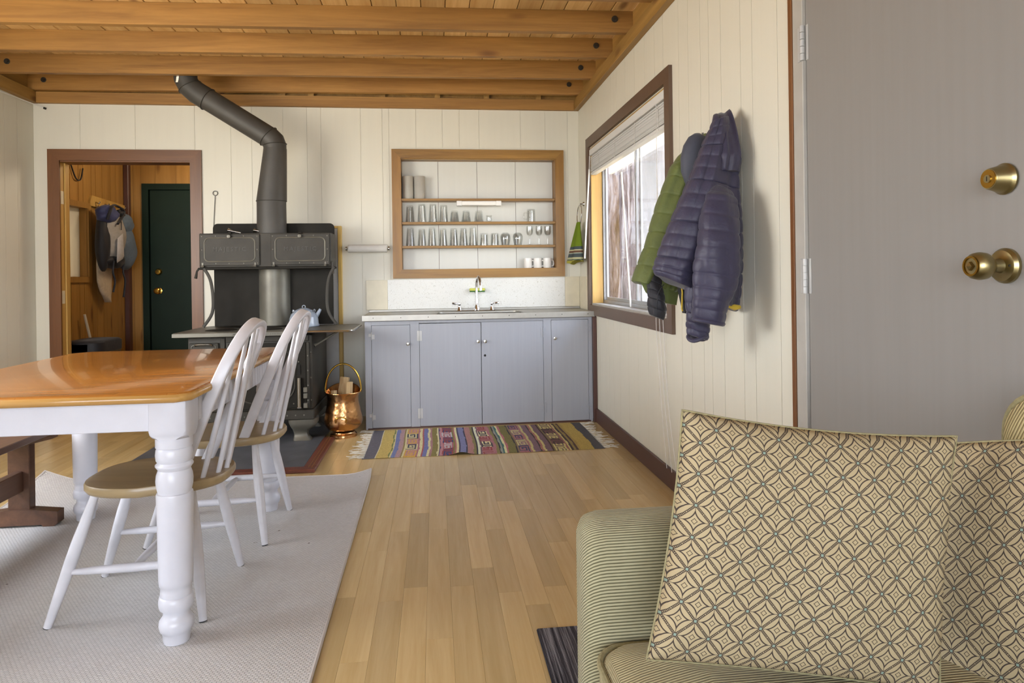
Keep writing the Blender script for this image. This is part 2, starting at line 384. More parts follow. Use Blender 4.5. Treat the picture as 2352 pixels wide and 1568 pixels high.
def _pane(name, gl, tint=(1, 1, 1, 1), haze=0, hc=(.75, .77, .8, 1), tcol=None):
    t = NT(name); t.t.nodes.remove(t.p); out = t.t.nodes['Material Output']; tr = t.n('BsdfTransparent'); tr.inputs[0].default_value = tint
    g = t.n('BsdfGlossy'); g.inputs['Roughness'].default_value = .01; mx = t.n('MixShader'); fr = t.n('LayerWeight'); fr.inputs[0].default_value = .5
    t.l(t.math('MULTIPLY_ADD', t.math('POWER', fr.outputs['Facing'], 5), .5 * (gl - 1) / .3, .03), mx.inputs[0]); t.l(tr.outputs[0], mx.inputs[1]); t.l(g.outputs[0], mx.inputs[2]); last = mx.outputs[0]
    if haze:
        df = t.n('BsdfDiffuse'); df.inputs[0].default_value = hc; tl = t.n('BsdfTranslucent'); tl.inputs[0].default_value = tcol or hc
        m1 = t.n('MixShader'); t.l(df.outputs[0], m1.inputs[1]); t.l(tl.outputs[0], m1.inputs[2]); m1.inputs[0].default_value = .3 if haze == 1 else .5; m2 = t.n('MixShader'); m2.inputs[0].default_value = haze
        t.l(last, m2.inputs[1]); t.l(m1.outputs[0], m2.inputs[2]); last = m2.outputs[0]
    t.l(last, out.inputs[0]); return t.m
M_glass = NT('clear_glass'); M_glass.t.nodes.remove(M_glass.p); _t = M_glass.n('BsdfTransparent'); _g = M_glass.n('BsdfGlossy'); _g.inputs['Roughness'].default_value = .03; _x = M_glass.n('MixShader'); _f = M_glass.n('LayerWeight')
M_glass.l(M_glass.ramp(_f.outputs['Facing'], [(.6, (.99, .995, .99, 1)), (.98, (.62, .66, .64, 1))]), _t.inputs[0])
M_glass.l(M_glass.math('MULTIPLY_ADD', M_glass.math('POWER', _f.outputs['Facing'], 3), .55, .06), _x.inputs[0]); M_glass.l(_t.outputs[0], _x.inputs[1]); M_glass.l(_g.outputs[0], _x.inputs[2]); M_glass.l(_x.outputs[0], M_glass.t.nodes['Material Output'].inputs[0]); M_glass = M_glass.m
M_pane = _pane('window_glass', 1.3); M_screen = _pane('insect_screen', 1.02, (.9, .9, .9, 1), .22)
M_frost = _pane('frosted_film', 1.2, (.3, .27, .2, 1), .97, (.72, .66, .54, 1), (.32, .285, .22, 1))
M_blade = _pane('blind_slat_white', 1.0, (1, 1, 1, 1), 1.0, (.82, .81, .78, 1), (.62, .61, .58, 1))
M_splash = NT('speckled_laminate'); _v = M_splash.coord(); _n = M_splash.noise(_v, 70, 3, .75, 2); _n2 = M_splash.noise(_v, 300, 2)
M_splash = M_splash.base(M_splash.mix(M_splash.ramp(_n, [(.60, (0, 0, 0, 1)), (.66, (1, 1, 1, 1))]), M_splash.ramp(_n2, [(.3, '#cfcec6'), (.7, '#dbdad3')]), '#9a937e'), .35)
M_cream = plain('cream_laminate', '#cfc6ac', .4)
M_paper = plain('paper_white', '#d6d3cb', .8, bump=.1); M_paper_shade = plain('shaded_paper', '#a9a59b', .7, bump=.05)  # the grey paper has the niche shadow put into its colour
M_sponge1 = plain('sponge_yellow', '#c3c45a', .9, bump=.4, nscale=40); M_sponge2 = plain('sponge_green', '#4a7040', .95, bump=.5, nscale=60)
def _towel():
    t = NT('green_tea_towel'); v = t.coord(); s_ = t.n('SeparateXYZ'); t.l(v, s_.inputs[0])
    z = s_.outputs[2]; fn = t.math('MULTIPLY_ADD', z, 1 / .34, 1.0)     # root at the ring foot, cloth hangs 0..-.34
    c = t.ramp(fn, [(0, '#a5a04a'), (.04, '#4d5650'), (.07, '#b8b48e'), (.11, '#4b5158'), (.2, '#a7b0a0'), (.22, '#6a4a40'), (.27, '#c2bd98'), (.3, '#474f58'), (.37, '#6f8428')], 'CONSTANT')
    n = t.math('SINE', t.math('MULTIPLY', z, 2 * pi / .012)); c = t.mix(t.math('MULTIPLY_ADD', n, .12, .12), c, '#4c5c18')
    t.base(c, .95, 0, .1); return t.m
M_towel = _towel()
def _bark():
    t = NT('redwood_bark'); v = t.coord((5, 5, .6)); n = t.noise(v, 2.2, 8, .7, .6); t.base(t.ramp(n, [(.36, '#332b29'), (.5, '#675d5d'), (.62, '#8e8b8e')]), .95, 0, .1); t.bump(n, 1, .08); return t.m
M_bark = _bark()
M_ground = plain('forest_ground', '#ab9a7e', .95, vary=.3, nscale=3, bump=.3)
M_dark = plain('dark_void', '#15120f', .8)
M_cordw = plain('white_cord', '#d9d6cf', .7, bump=0)
M_rod = plain('grey_wire', '#55534e', .4, .8, bump=0)

# ------------------------------------------------------------------ the room shell
fl = struct(MB().box(XL - .12, XR + .12, -2.6, 7.22, -.12, -.013).build('floor', M_dark))
rg = random.Random(3); pw = .0833; stuff = MB(); nx = int((XR - XL) / pw) + 1
for i in range(nx):
    x0 = XL + i * pw; x1 = min(x0 + pw, XR); y = 1.35 - rg.random() * .8
    while y < 5.552:
        y1 = min(y + rg.uniform(.5, 1.25), 5.552)
        if 5.552 - y1 < .2: y1 = 5.552
        if not (y > 5.1 and x0 > -.5):
            MB().box(x0 + .0002, x1 - .0002, y + .0004, y1 - .0004, -.013, -rg.random() * .0004, .0004).build('floor_plank', M_floor, fl)
        y = y1
    stuff.box(x0 + .0005, x1 - .0005, -2.6, 1.35 - .85, -.013, 0); stuff.box(x0 + .0005, x1 - .0005, 5.555, 7.1, -.013, -.0005)
st = stuff.build('floor_plank', M_floor, fl); st['kind'] = 'stuff'

def paneled(name, plane, face, back, a0, a1, z0, z1, grooves, openings, mat, gap=.003, th=.0035, pname='wall_panel'):
    """a wall slab from face to back with openings, faced by vertical sheets with open grooves"""
    def rects(b0, b1):
        cuts = sorted({b0, b1} | {q for o in openings for q in o[:2] if b0 < q < b1}); out = []
        for c0, c1 in zip(cuts, cuts[1:]):
            zs = [(z0, z1)]
            for o in openings:
                if o[0] < (c0 + c1) / 2 < o[1]:
                    nz = []
                    for p, q in zs:
                        if o[2] > p: nz.append((p, min(q, o[2])))
                        if o[3] < q: nz.append((max(p, o[3]), q))
                    zs = [t for t in nz if t[1] - t[0] > .002]
            out += [(c0, c1, p, q) for p, q in zs]
        return out
    sg = 1 if back > face else -1
    def bx(mb, c0, c1, p, q, d0, d1):
        d0, d1 = min(d0, d1), max(d0, d1)
        mb.box(c0, c1, d0, d1, p, q) if plane == 'y' else mb.box(d0, d1, c0, c1, p, q)
    m = MB()
    for r in rects(a0, a1): bx(m, *r, face + sg * th, back)
    root = struct(m.build(name, mat))
    ed = [a0] + sorted(g for g in grooves if a0 < g < a1) + [a1]
    for g0, g1 in zip(ed, ed[1:]):
        m = MB()
        for r in rects(g0 + gap / 2, g1 - gap / 2): bx(m, *r, face, face + sg * th)
        if m.bm.verts: m.build(pname, mat, root)
        else: m.bm.free()
    return root
SH = (-.27, 1.02, 1.165, 2.09)             # niche opening (x0,x1,z0,z1)
DW = (-2.87, -1.875, 0, 2.06)              # doorway opening
gb = [-2.703, -2.3, -1.858, -1.585, -1.426, -1.185, -.999, -.89, -.578, -.405, -.352, -.135, .08, .219, .38, .724, .93, 1.12]
paneled('wall_back', 'y', YB, YB + .12, XL, XR, 0, 2.705, gb, [SH, DW], M_wall)
WIN = (3.395, 5.135, .885, 2.10)           # window opening (y0,y1,z0,z1)
gr = [-1.6, -.9, -.2, .4, .9, 2.263, 2.453, 2.551, 2.734, 2.86, 2.953, 3.1, 3.225, 3.45, 3.59, 3.765, 3.958, 4.16, 4.365, 4.52, 4.647, 4.733, 4.9, 5.066, 5.3]
paneled('wall_right', 'x', XR, XR + .12, -2.6, YB + .12, 0, 2.705, gr, [WIN, (1.17, 2.17, 0, 2.05)], M_wall)
gl = [-1.9, -1.2, -.5, .2, .8, 1.4, 2.0, 2.5, 2.9, 3.3, 3.6, 3.75, 4.0, 4.2, 4.45, 4.6, 4.85, 5.0, 5.2, 5.35]
paneled('wall_left', 'x', XL, XL - .12, -2.6, YB + .12, 0, 2.705, gl, [(1.25, 3.35, .92, 2.08)], M_wall)
paneled('wall_rear', 'y', -2.6, -2.72, XL, XR, 0, 2.705, [-2.0, -1, 0], [(-2.3, .8, .45, 2.25)], M_wall)
# entry room beyond the doorway
ge = [5.8, 5.95, 6.06, 6.2, 6.28, 6.42, 6.5, 6.62, 6.78, 6.9, 7.0]
paneled('wall_entry_left', 'x', XL, XL - .12, YB + .12, 7.1, 0, 2.5, ge, [(6.02, 6.33, 1.16, 1.76)], M_panel, .007)
paneled('wall_entry_back', 'y', 7.1, 7.22, XL, -1.2, 0, 2.5, [-2.97, -2.9, -2.76, -2.56, -2.36, -2.15, -1.9, -1.6], [(-2.86, -1.96, 0, 2.06)], M_panel, .007)
struct(MB().box(-1.2, -1.1, YB + .12, 7.22, 0, 2.5).build('wall_entry_right', M_panel))
struct(MB().box(XL - .12, -1.1, YB + .12, 7.22, 2.5, 2.6).build('ceiling_entry', M_panel))
struct(MB().box(XL, XL + .05, 7.04, 7.1, 0, 2.5, .006).build('trim_corner_entry', M_base))
# ceiling: deck boards, joists, ledgers
ce = struct(MB().box(XL - .12, XR + .12, -2.72, YB + .12, 2.73, 2.80).build('ceiling', M_deck))
x = XL
while x < XR:
    x1 = min(x + .142, XR); MB().box(x + .002, x1 - .002, -2.6, YB, 2.706, 2.73, .003).build('ceiling_board', M_deck, ce); x = x1
yj = [5.41, 4.97, 4.49, 4.02, 3.53] + [3.06 - .47 * k for k in range(12)]
for i, y in enumerate(yj):
    def Yj(x): return y - .03 * (x + .7)
    j = MB().prism([(XL + .004, Yj(XL)), (XR - .004, Yj(XR)), (XR - .004, Yj(XR) + .043), (XL + .004, Yj(XL) + .043)], 'z', 2.576, 2.705).build('joist', M_joist, ce)
    if i < 5:
        for bxp in ((1.1, 2.655), (-2.92, 2.65)):
            MB().lathe([(.0, -.012), (.011, -.012), (.011, -.004), (.02, -.004), (.02, .0005)], (bxp[0], Yj(bxp[0]), bxp[1]), 12, 'y').build('bolt', M_rod, ce)
for a in ((XR - .0035, XR - .0005, -2.6, YB), (XL + .0005, XL + .0035, -2.6, YB), (XL + .004, XR - .004, YB - .0035, YB - .0005)): MB().box(*a, 2.5755, 2.7055).build('rim_board', M_led, ce)
MB().box(XR - .042, XR, -2.6, YB - .001, 2.487, 2.575, .002).build('ledger', M_led, ce)
MB().box(XL, XL + .042, -2.6, YB - .001, 2.487, 2.575, .002).build('ledger', M_led, ce)
MB().box(XL + .043, XR - .043, YB - .04, YB, 2.487, 2.572, .002).build('ledger', M_joist, ce)
for bx_ in (-1.2, -.98, -.42, .02, .42, .85): MB().box(bx_, bx_ + .045, YB - .038, YB - .002, 2.572, 2.70).build('blocking', M_led, ce)
# baseboards
struct(MB().box(XR - .016, XR, 2.172, 5.034, 0, .105, .003).build('baseboard_right', M_base))
struct(MB().box(XL, XL + .014, -2.6, YB - .001, 0, .09, .003).build('baseboard_left', M_cream))
struct(MB().box(XL + .015, -2.94, YB - .014, YB, 0, .09, .003).build('baseboard_back', M_cream))
struct(MB().box(XR - .03, XR - .001, 5.0, 5.03, 0, .80, .003).build('trim_cabinet_end', M_base))

def casing(root, plane, d0, d1, o, wd, mat, sides='LTRB', mats=None):
    """mitred picture-frame boards round outer rectangle o"""
    a0, a1, z0, z1 = o; i = (a0 + wd, a1 - wd, z0 + wd, z1 - wd)
    if 'B' not in sides: i = (a0 + wd, a1 - wd, z0, z1 - wd)
    P = {'L': [(a0, z0), (i[0], i[2]), (i[0], i[3]), (a0, z1)], 'R': [(a1, z0), (a1, z1), (i[1], i[3]), (i[1], i[2])],
         'T': [(a0, z1), (i[0], i[3]), (i[1], i[3]), (a1, z1)], 'B': [(a0, z0), (a1, z0), (i[1], i[2]), (i[0], i[2])]}
    for k in sides: MB().prism(P[k], plane, d0, d1).build('casing_board', (mats or {}).get(k, mat), root)
# doorway casing + jamb lining
t1 = struct(thing('trim_doorway', None, None, (-2.37, YB, 0)))
M_dtrx = wood('red_brown_trim_x', '#603c20', '#7b502c', 0, .8, 14, .4, .06)
casing(t1, 'y', YB - .018, YB - .0005, (-2.935, -1.8075, 0, 2.1376), .085, M_dtrim, 'LTR', {'T': M_dtrx})
MB().box(-2.869, -2.852, YB - .004, YB + .13, 0, 2.055, .002).build('jamb', M_wjamb, t1)
MB().box(-1.893, -1.876, YB - .004, YB + .13, 0, 2.055, .002).build('jamb', M_wjamb, t1)
MB().box(-2.852, -1.893, YB - .004, YB + .13, 2.04, 2.057, .002).build('jamb', M_dtrx, t1)
MB().box(-2.852, -2.84, YB + .05, YB + .09, 0, 2.04, .002).build('door_stop', M_wjamb, t1)
for z in (1.72, .95): MB().box(-2.853, -2.851, YB + .004, YB + .045, z, z + .1).build('strike_plate', M_cream, t1)
# green back door in the entry
d2 = struct(thing('door_2', None, None, (-2.4, 7.1, 0)))
casing(d2, 'y', 7.085, 7.0995, (-2.885, -1.93, 0, 2.085), .06, M_green, 'LTR')
MB().box(-2.815, -2.0, 7.1, 7.14, .01, 2.02, .003).build('door_slab', M_green, d2)
MB().box(-2.87, -1.95, 7.142, 7.20, 0, 2.07).build('jamb', M_green, d2)
for z in (1.205, 1.015):
    k = MB().lathe([(.0, .0005), (.034, .0005), (.034, -.006), (.014, -.012), (.012, -.03), (.03, -.04), (.03, -.055), (.02, -.064), (0, -.066)] if z < 1.1 else [(0, .0005), (.034, .0005), (.034, -.008), (.024, -.026), (0, -.028)], (-2.739, 7.1, z), 20, 'y').build('door_knob' if z < 1.1 else 'deadbolt', M_brass2, d2)
# entry side window with frosted pane
w2 = struct(thing('window_2', None, None, (XL, 6.17, 1.16)))
casing(w2, 'x', XL + .0005, XL + .016, (5.97, 6.385, 1.11, 1.81), .05, M_panel)
MB().box(XL - .07, XL - .06, 6.02, 6.33, 1.16, 1.76).build('window_pane', M_frost, w2)
# the grey front door on the right wall
t2 = struct(thing('trim_door', None, None, (XR, 1.67, 0)))
MB().box(XR - .012, XR - .0005, 2.148, 2.171, 0, 2.10, .002).build('casing_board', M_dtrim, t2)
MB().box(XR - .012, XR - .0005, 1.149, 1.172, 0, 2.10, .002).build('casing_board', M_dtrim, t2)
MB().box(XR - .012, XR - .0005, 1.172, 2.148, 2.077, 2.10, .002).build('casing_board', M_dtrim, t2)
MB().box(XR - .008, XR + .1, 2.088, 2.147, 0, 2.076, .002).build('jamb', M_jamb, t2)
MB().box(XR - .008, XR + .1, 1.173, 1.19, 0, 2.076, .002).build('jamb', M_jamb, t2)
MB().box(XR - .008, XR + .1, 1.19, 2.088, 2.03, 2.076, .002).build('jamb', M_jamb, t2)
d1 = struct(thing('door_1', None, None, (XR, 1.64, 0)))
MB().box(XR + .003, XR + .045, 1.193, 2.084, .012, 2.027, .002).build('door_slab', M_door, d1)
for z in (1.81, 1.047, .22):
    h = MB().box(XR - .0105, XR - .0082, 2.089, 2.112, z, z + .115, .001); h.box(XR + .0005, XR + .0028, 2.068, 2.083, z, z + .115, .001)
    hp = h.build('hinge', M_hinge, d1)
    for q in range(5):
        MB().lathe([(0, z + q * .023 + .0008), (.0075, z + q * .023 + .0008), (.0075, z + q * .023 + .0222), (0, z + q * .023 + .0222)], (XR - .009, 2.0865, 0), 12).build('knuckle', M_hinge, hp)
def X_(r, z): return [(r, z)]
kz, ky = 1.1262, 1.3145
kn = MB().lathe([(0, .0025), (.038, .0025), (.038, -.004), (.033, -.011), (.016, -.015), (.0125, -.026), (.0125, -.034), (.020, -.038), (.0285, -.05), (.030, -.062), (.027, -.075), (.022, -.08), (0, -.08)], (XR, ky, kz), 32, 'x').build('door_knob', M_brass, d1)
MB().lathe([(.019, -.0805), (.0215, -.0835), (.0175, -.0835), (.017, -.0805)], (XR, ky, kz), 28, 'x', closed=True).build('knob_rim', M_brass2, kn)
MB().lathe([(0, -.0795), (.010, -.0795), (.009, -.087), (0, -.092)], (XR, ky, kz), 4, 'x').build('turn_button', M_brass, kn)
MB().sphere((XR - .013, ky - .024, kz), .003, 8).build('screw', M_rod, kn)
db = MB().lathe([(0, .0025), (.033, .0025), (.034, -.003), (.031, -.007), (.029, -.010), (.0225, -.036), (.0215, -.038), (0, -.038)], (XR, ky, 1.312), 32, 'x').build('deadbolt', M_brass, d1)
MB().lathe([(0, -.0375), (.0195, -.0375), (.0195, -.0395), (0, -.0395)], (XR, ky, 1.312), 28, 'x').build('lock_face', M_brass2, db)
MB().lathe([(0, -.039), (.0085, -.039), (.0085, -.042), (0, -.042)], (XR, ky, 1.312), 20, 'x').build('lock_plug', M_brass, db)
MB().box(XR - .0425, XR - .0415, ky - .001, ky + .001, 1.307, 1.317).build('keyhole', M_dark, db)

# kitchen window in the right wall
w1 = struct(thing('window_1', None, None, (XR, 4.26, .815)))
casing(w1, 'x', XR - .02, XR - .0005, (3.315, 5.215, .808, 2.18), .075, M_wtrim)
for a in ((3.396, 3.41), (5.12, 5.134)): MB().box(XR, XR + .085, a[0], a[1], .886, 2.099, .001).build('jamb', M_wjamb, w1)
MB().box(XR, XR + .085, 3.411, 5.119, 2.085, 2.099, .001).build('jamb', M_wjamb, w1)
MB().box(XR - .002, XR + .085, 3.411, 5.119, .886, .898, .001).build('window_sill', M_jamb, w1)
xf = XR + .088
for nm, a in (('frame_rail', (3.396, 5.134, .886, .922)), ('frame_rail', (3.396, 5.134, 2.065, 2.099)), ('frame_stile', (3.396, 3.425, .922, 2.065)), ('frame_stile', (5.105, 5.134, .922, 2.065))):
    MB().box(xf, xf + .03, *a, .002).build(nm, M_alu, w1)
for nm, ya, yb, x0 in (('sash', 4.20, 5.10, xf + .016), ('sash', 3.43, 4.28, xf + .002)):
    s_ = MB()
    for a in ((ya, yb, .922, .945), (ya, yb, 2.04, 2.065), (ya, ya + .028, .945, 2.04), (yb - .028, yb, .945, 2.04)): s_.box(x0, x0 + .012, *a, .001)
    so_ = s_.build(nm, M_alu, w1)
    MB().box(x0 + .005, x0 + .008, ya + .027, yb - .027, .944, 2.041).build('window_pane', M_pane, so_)
MB().box(xf + .031, xf + .0315, 3.44, 4.22, .93, 2.05).build('insect_screen', M_screen, w1)

# outside
struct(MB().lathe([(0, -.4), (40, -.4), (40, -.45), (0, -.45)], (0, 4, 0), 40).build('ground', M_ground))
ev = struct(thing('trim_eave', None, None, (2.0, 3, 2.2)))
MB().box(1.96, 2.0, -3.2, 7.4, 2.24, 2.44, .004).build('fascia', M_white, ev)
MB().box(1.336, 1.96, -3.2, 7.4, 2.40, 2.43).build('soffit', M_white, ev)
def trunk():
    rings = []; rt = random.Random(5); N = 72; ph = [rt.random() * 6 for _ in range(40)]
    for k in range(30):
        z = -.4 + k * .25; R = 1.13 + .35 * math.exp(-(z + .4) / .7)
        rings.append([(3.42 + (R + .06 * sin(13 * a + ph[0] + .4 * z) + .05 * sin(23 * a + ph[1] - .5 * z + .8 * sin(z)) + .03 * sin(41 * a + 2 * sin(1.7 * z))) * cos(a),
                       8.5 + (R + .06 * sin(13 * a + ph[0] + .4 * z) + .05 * sin(23 * a + ph[1] - .5 * z + .8 * sin(z)) + .03 * sin(41 * a + 2 * sin(1.7 * z))) * sin(a), z) for a in (2 * pi * j / N for j in range(N))])
    t = thing('tree_trunk', 'massive shaggy-barked tree trunk standing outside the kitchen window', 'tree', (3.42, 8.5, -.4))
    MB().loft(rings).build('bark', M_bark, t)
trunk()
t = thing('wand_reflection', 'thin white stick drawn for the reflection of the blind wand in the glass', 'rod', (XR + .075, 4.6, .9))  # added to draw the blind wand's reflection as a solid shape
MB().tube([(XR + .07, 4.34, .90), (XR + .07, 4.52, 1.82)], .006, 8).build('reflection_shaft', M_plast, t)

# ------------------------------------------------------------------ kitchen base cabinet, worktop, splashback
cb = thing('base_cabinet', 'grey-blue painted base cabinet with four doors under the steel worktop', 'cabinet', (.34, 5.29, 0))
m = MB(); m.box(-.513, -.50, 5.036, 5.545, .0, .797).box(1.17, 1.184, 5.036, 5.545, 0, .797).box(-.50, 1.17, 5.53, 5.545, 0, .797).box(-.50, 1.17, 5.06, 5.53, .02, .035)
m.build('carcass', M_cab, cb)
DR = [(-.465, -.186, .765, 'l'), (-.117, .3375, .772, 'l'), (.3415, .808, .775, 'r'), (.872, 1.155, .778, 'r')]
m = MB()
xs = [-.514, -.467, -.184, -.119, .810, .870, 1.157, 1.186]
for a in ((0, 1), (2, 3), (4, 5), (6, 7)): m.box(xs[a[0]], xs[a[1]], 5.034, 5.053, .012, .797, .0008)
for (a, b, zt) in ((-.467, -.184, .767), (-.119, .810, .777), (.870, 1.157, .780)): m.box(a, b, 5.034, 5.053, zt, .797, .0005)
m.build('face_frame', M_cab, cb)
MB().box(-.514, 1.186, 5.037, 5.05, .0005, .0115).build('toe_strip', M_base, cb)
KN = [(-.202, .627), (.316, .633), (.369, .632), (.897, .642)]
HZ = [(.688, .097), (.683, .110), (.687, .118), (.712, .102)]
for i, (a, b, zt, side) in enumerate(DR):
    dm = MB().box(a, b, 5.0335, 5.052, .014, zt, .0012)
    dr = dm.build('door', M_cab, cb)
    kx, kzz = KN[i]
    MB().lathe([(0, .0002), (.006, .0002), (.005, -.012), (.009, -.016), (.0135, -.021), (.0125, -.028), (0, -.031)], (kx, 5.0335, kzz), 20, 'y').build('knob', M_nick, dr)
    hx = a if side == 'l' else b
    for z in HZ[i]:
        h = MB(); s2 = 1 if side == 'l' else -1
        if i in (0, 3):
            h.box(hx - .022, hx - .003, 5.0315, 5.0338, z - .004, z + .02, .0006); h.box(hx + .001, hx + .022, 5.0305, 5.0333, z - .022, z + .012, .0006)
        else:
            h.box(hx - .018, hx - .004, 5.0315, 5.0338, z - .037, z + .037, .0006); h.box(hx + .003, hx + .018, 5.0308, 5.0333, z - .037, z + .037, .0006)
        h.lathe([(0, z - (.03 if i in (0, 3) else .037)), (.0035, z - (.03 if i in (0, 3) else .037)), (.0035, z + (.03 if i in (0, 3) else .037)), (0, z + (.03 if i in (0, 3) else .037))], (hx - .0005, 5.031, 0), 8)
        h.build('hinge', M_hinge if i in (0, 1) else M_cab, dr)
    if i == 2: MB().lathe([(0, -.0008), (.009, -.0008), (.009, .0006), (0, .0006)], (.367, 5.0335, .525), 16, 'y').build('finger_hole', M_dark, dr)
wt = thing('worktop', 'stainless steel sink worktop with metal front edge above the grey cabinet', 'worktop', (.34, 5.28, .80))
bx0, bx1, by0, by1 = .02, .66, 5.10, 5.36
m = MB(); m.box(-.53, bx0, 5.012, 5.548, .798, .838, .003).box(bx1, 1.203, 5.012, 5.548, .798, .838, .003).box(bx0, bx1, 5.012, by0, .798, .838, .003).box(bx0, bx1, by1, 5.548, .798, .838, .003)
m.build('deck', M_steel, wt)
b = MB()
def rr3(z, ins): return [(p[0], p[1], z) for p in rrect(bx0 + ins, bx1 - ins, by0 + ins, by1 - ins, .05 - ins * .5)]
b.loft([rr3(.842, -.012), rr3(.8425, -.004), rr3(.838, .004), rr3(.69, .014), rr3(.68, .03)], False, True); b.build('sink_bowl', M_steel, wt)
MB().box(-.531, 1.204, 5.006, 5.0115, .800, .8415, .001).build('front_edging', M_steel, wt)
for k in range(9): MB().sphere((-.45 + k * .2, 5.0058, .822), .0035, 8, (1, .4, 1)).build('edging_screw', M_rod, wt)
MB().box(-.53, 1.203, 5.538, 5.5475, .8385, .856, .002).build('rear_lip', M_steel, wt)
sb = thing('splashback', 'speckled white laminate splashback with cream side pieces behind the sink', 'splashback', (.34, YB, .842))
MB().box(-.379, 1.081, YB - .0068, YB - .0006, .857, 1.098, .001).build('centre_panel', M_splash, sb)
MB().box(-.55, -.3795, YB - .0085, YB - .0006, .857, 1.096, .001).build('side_panel', M_cream, sb)
MB().box(1.0815, 1.205, YB - .0085, YB - .0006, .857, 1.104, .001).build('side_panel', M_cream, sb)
MB().box(1.2065, 1.2155, 5.29, YB - .009, .84, 1.104, .001).build('return_panel', M_cream, sb)
# faucet
fc = thing('kitchen_tap', 'chrome gooseneck kitchen tap with two lever handles at the sink', 'tap', (.335, 5.42, .838))
fx, fy = .335, 5.425
MB().box(.17, .48, 5.40, 5.45, .8385, .846, .003).build('base_plate', M_chrome, fc)
MB().lathe([(.026, .846), (.024, .86), (.015, .885), (.013, .91), (.0115, .94)], (fx, fy, 0), 20).build('spout_body', M_chrome, fc)
MB().tube(cat([(fx, fy, .935), (fx, fy, 1.04), (fx + .002, fy - .012, 1.085), (fx + .008, fy - .06, 1.112), (fx + .018, fy - .11, 1.09), (fx + .024, fy - .13, 1.045), (fx + .025, fy - .133, 1.005)]), .0105, 12).build('gooseneck', M_chrome, fc)
for hx, sg in ((.195, -1), (.455, 1)):
    h = MB().lathe([(.022, .846), (.02, .852), (.011, .872), (.010, .885), (.012, .892), (.011, .902), (0, .905)], (hx, fy, 0), 18)
    h.tube([(hx, fy, .896), (hx + sg * .02, fy - .004, .899), (hx + sg * .03, fy - .006, .900), (hx + sg * .058, fy - .01, .904)], [.005, .0045, .0085, .0075], 10).build('lever_handle', M_chrome, fc)
sh_ = thing('sponge_holder', 'small chrome holder fixed to the speckled splashback behind the tap', 'holder', (.345, 5.54, .97))
MB().tube([(.285, 5.5405, .985), (.285, 5.505, .985), (.405, 5.505, .985), (.405, 5.5405, .985)], .002, 6).tube([(.285, 5.5405, 1.0), (.405, 5.5405, 1.0)], .002, 6).tube([(.345, 5.541, 1.0), (.345, 5.541, 1.035)], .006, 8).build('wire_frame', M_nick, sh_)
sg_ = thing('sponge', 'yellow and green scouring sponge resting in the chrome holder behind the tap', 'sponge', (.345, 5.52, .988))
MB().box(.283, .41, 5.5075, 5.535, .999, 1.02, .005, 2).build('sponge_pad', M_sponge1, sg_); MB().box(.283, .41, 5.5075, 5.535, .9885, .9985, .003).build('scouring_layer', M_sponge2, sg_)

# ------------------------------------------------------------------ recessed wall shelf and its glassware
wsf = thing('wall_shelf', 'recessed wall shelf with a brown wooden frame above the sink', 'shelf', (.37, YB, 1.1))
casing(wsf, 'y', YB - .022, YB - .0006, (-.333, 1.081, 1.107, 2.157), .073, M_trim, 'LTRB', {'T': M_trimx, 'B': M_trimx})
SY0, SY1 = YB - .004, YB + .118
for a in ((-.268, -.2585), (1.0085, 1.018)): MB().box(a[0], a[1], YB, SY1, 1.168, 2.088).build('side_board', M_trim, wsf)
MB().box(-.258, 1.008, YB, SY1, 2.078, 2.088).build('top_board', M_trimx, wsf); MB().box(-.258, 1.008, YB, SY1, 1.166, 1.1755).build('bottom_board', M_trimx, wsf)
MB().box(-.27, 1.02, SY1, SY1 + .012, 1.15, 2.10).build('backing', M_wtrim, wsf)
bp = [-.258, .04, .365, .69, 1.008]
for a, b_ in zip(bp, bp[1:]): MB().box(a + .0016, b_ - .0016, SY1 - .008, SY1 - .001, 1.176, 2.0775).build('back_panel', M_niche, wsf)
SZ = (1.7575, 1.567, 1.372)
for z in SZ: MB().box(-.258, 1.008, SY0, SY1 - .009, z - .02, z, .0015).build('shelf_board', M_trimx, wsf)
GY = YB + .056
def ux(u): return -.254 + (u - 924) * (.981 + .254) / 344 * (GY / YB)
def glass_obj(name, label, cat_, x, z, prof, group, extra=None, mat=None):
    t = thing(name, label, cat_, (x, GY, z + .0006), group=group)
    mb = MB().lathe(prof, (x, GY, z + .0006), 20, closed=True)
    mb.build('glass_body' if mat is None else 'mug_body', mat or M_glass, t, 50)
    if extra: extra(t, x, z + .0006)
    return t
def inverted(h, rt, rb, th=.0022, base=.01):     # tumbler standing on its rim
    return [(rt, 0), (rb, h * .93), (rb * .93, h), (.0005, h), (.0005, h - base), (rb * .9 - th, h - base), (rt - th, 0)]
ordn = ['first', 'second', 'third', 'fourth', 'fifth', 'sixth', 'seventh']
for k, (u, h) in enumerate(((940.7, .136), (967.5, .148), (992.5, .149), (1016.6, .140))):
    glass_obj('tumbler', 'tall clear upturned tumbler on the middle shelf, %s from the left end' % ordn[k], 'glass', ux(u), SZ[1], inverted(h, .037, .029), 'tall tumblers on the middle shelf')
for k, u in enumerate((1041, 1068, 1097)):
    glass_obj('short_tumbler', 'short clear upturned tumbler on the middle shelf, %s of three under the light' % ordn[k], 'glass', ux(u), SZ[1], inverted(.092, .039, .029), 'short tumblers on the middle shelf')
glass_obj('creamer_glass', 'tiny clear glass cup right of the short tumblers on the middle shelf', 'glass', ux(1120.5), SZ[1], [(.0005, 0), (.02, 0), (.024, .02), (.018, .04), (.025, .055), (.023, .055), (.016, .04), (.021, .02), (.017, .008), (.0005, .008)], None)
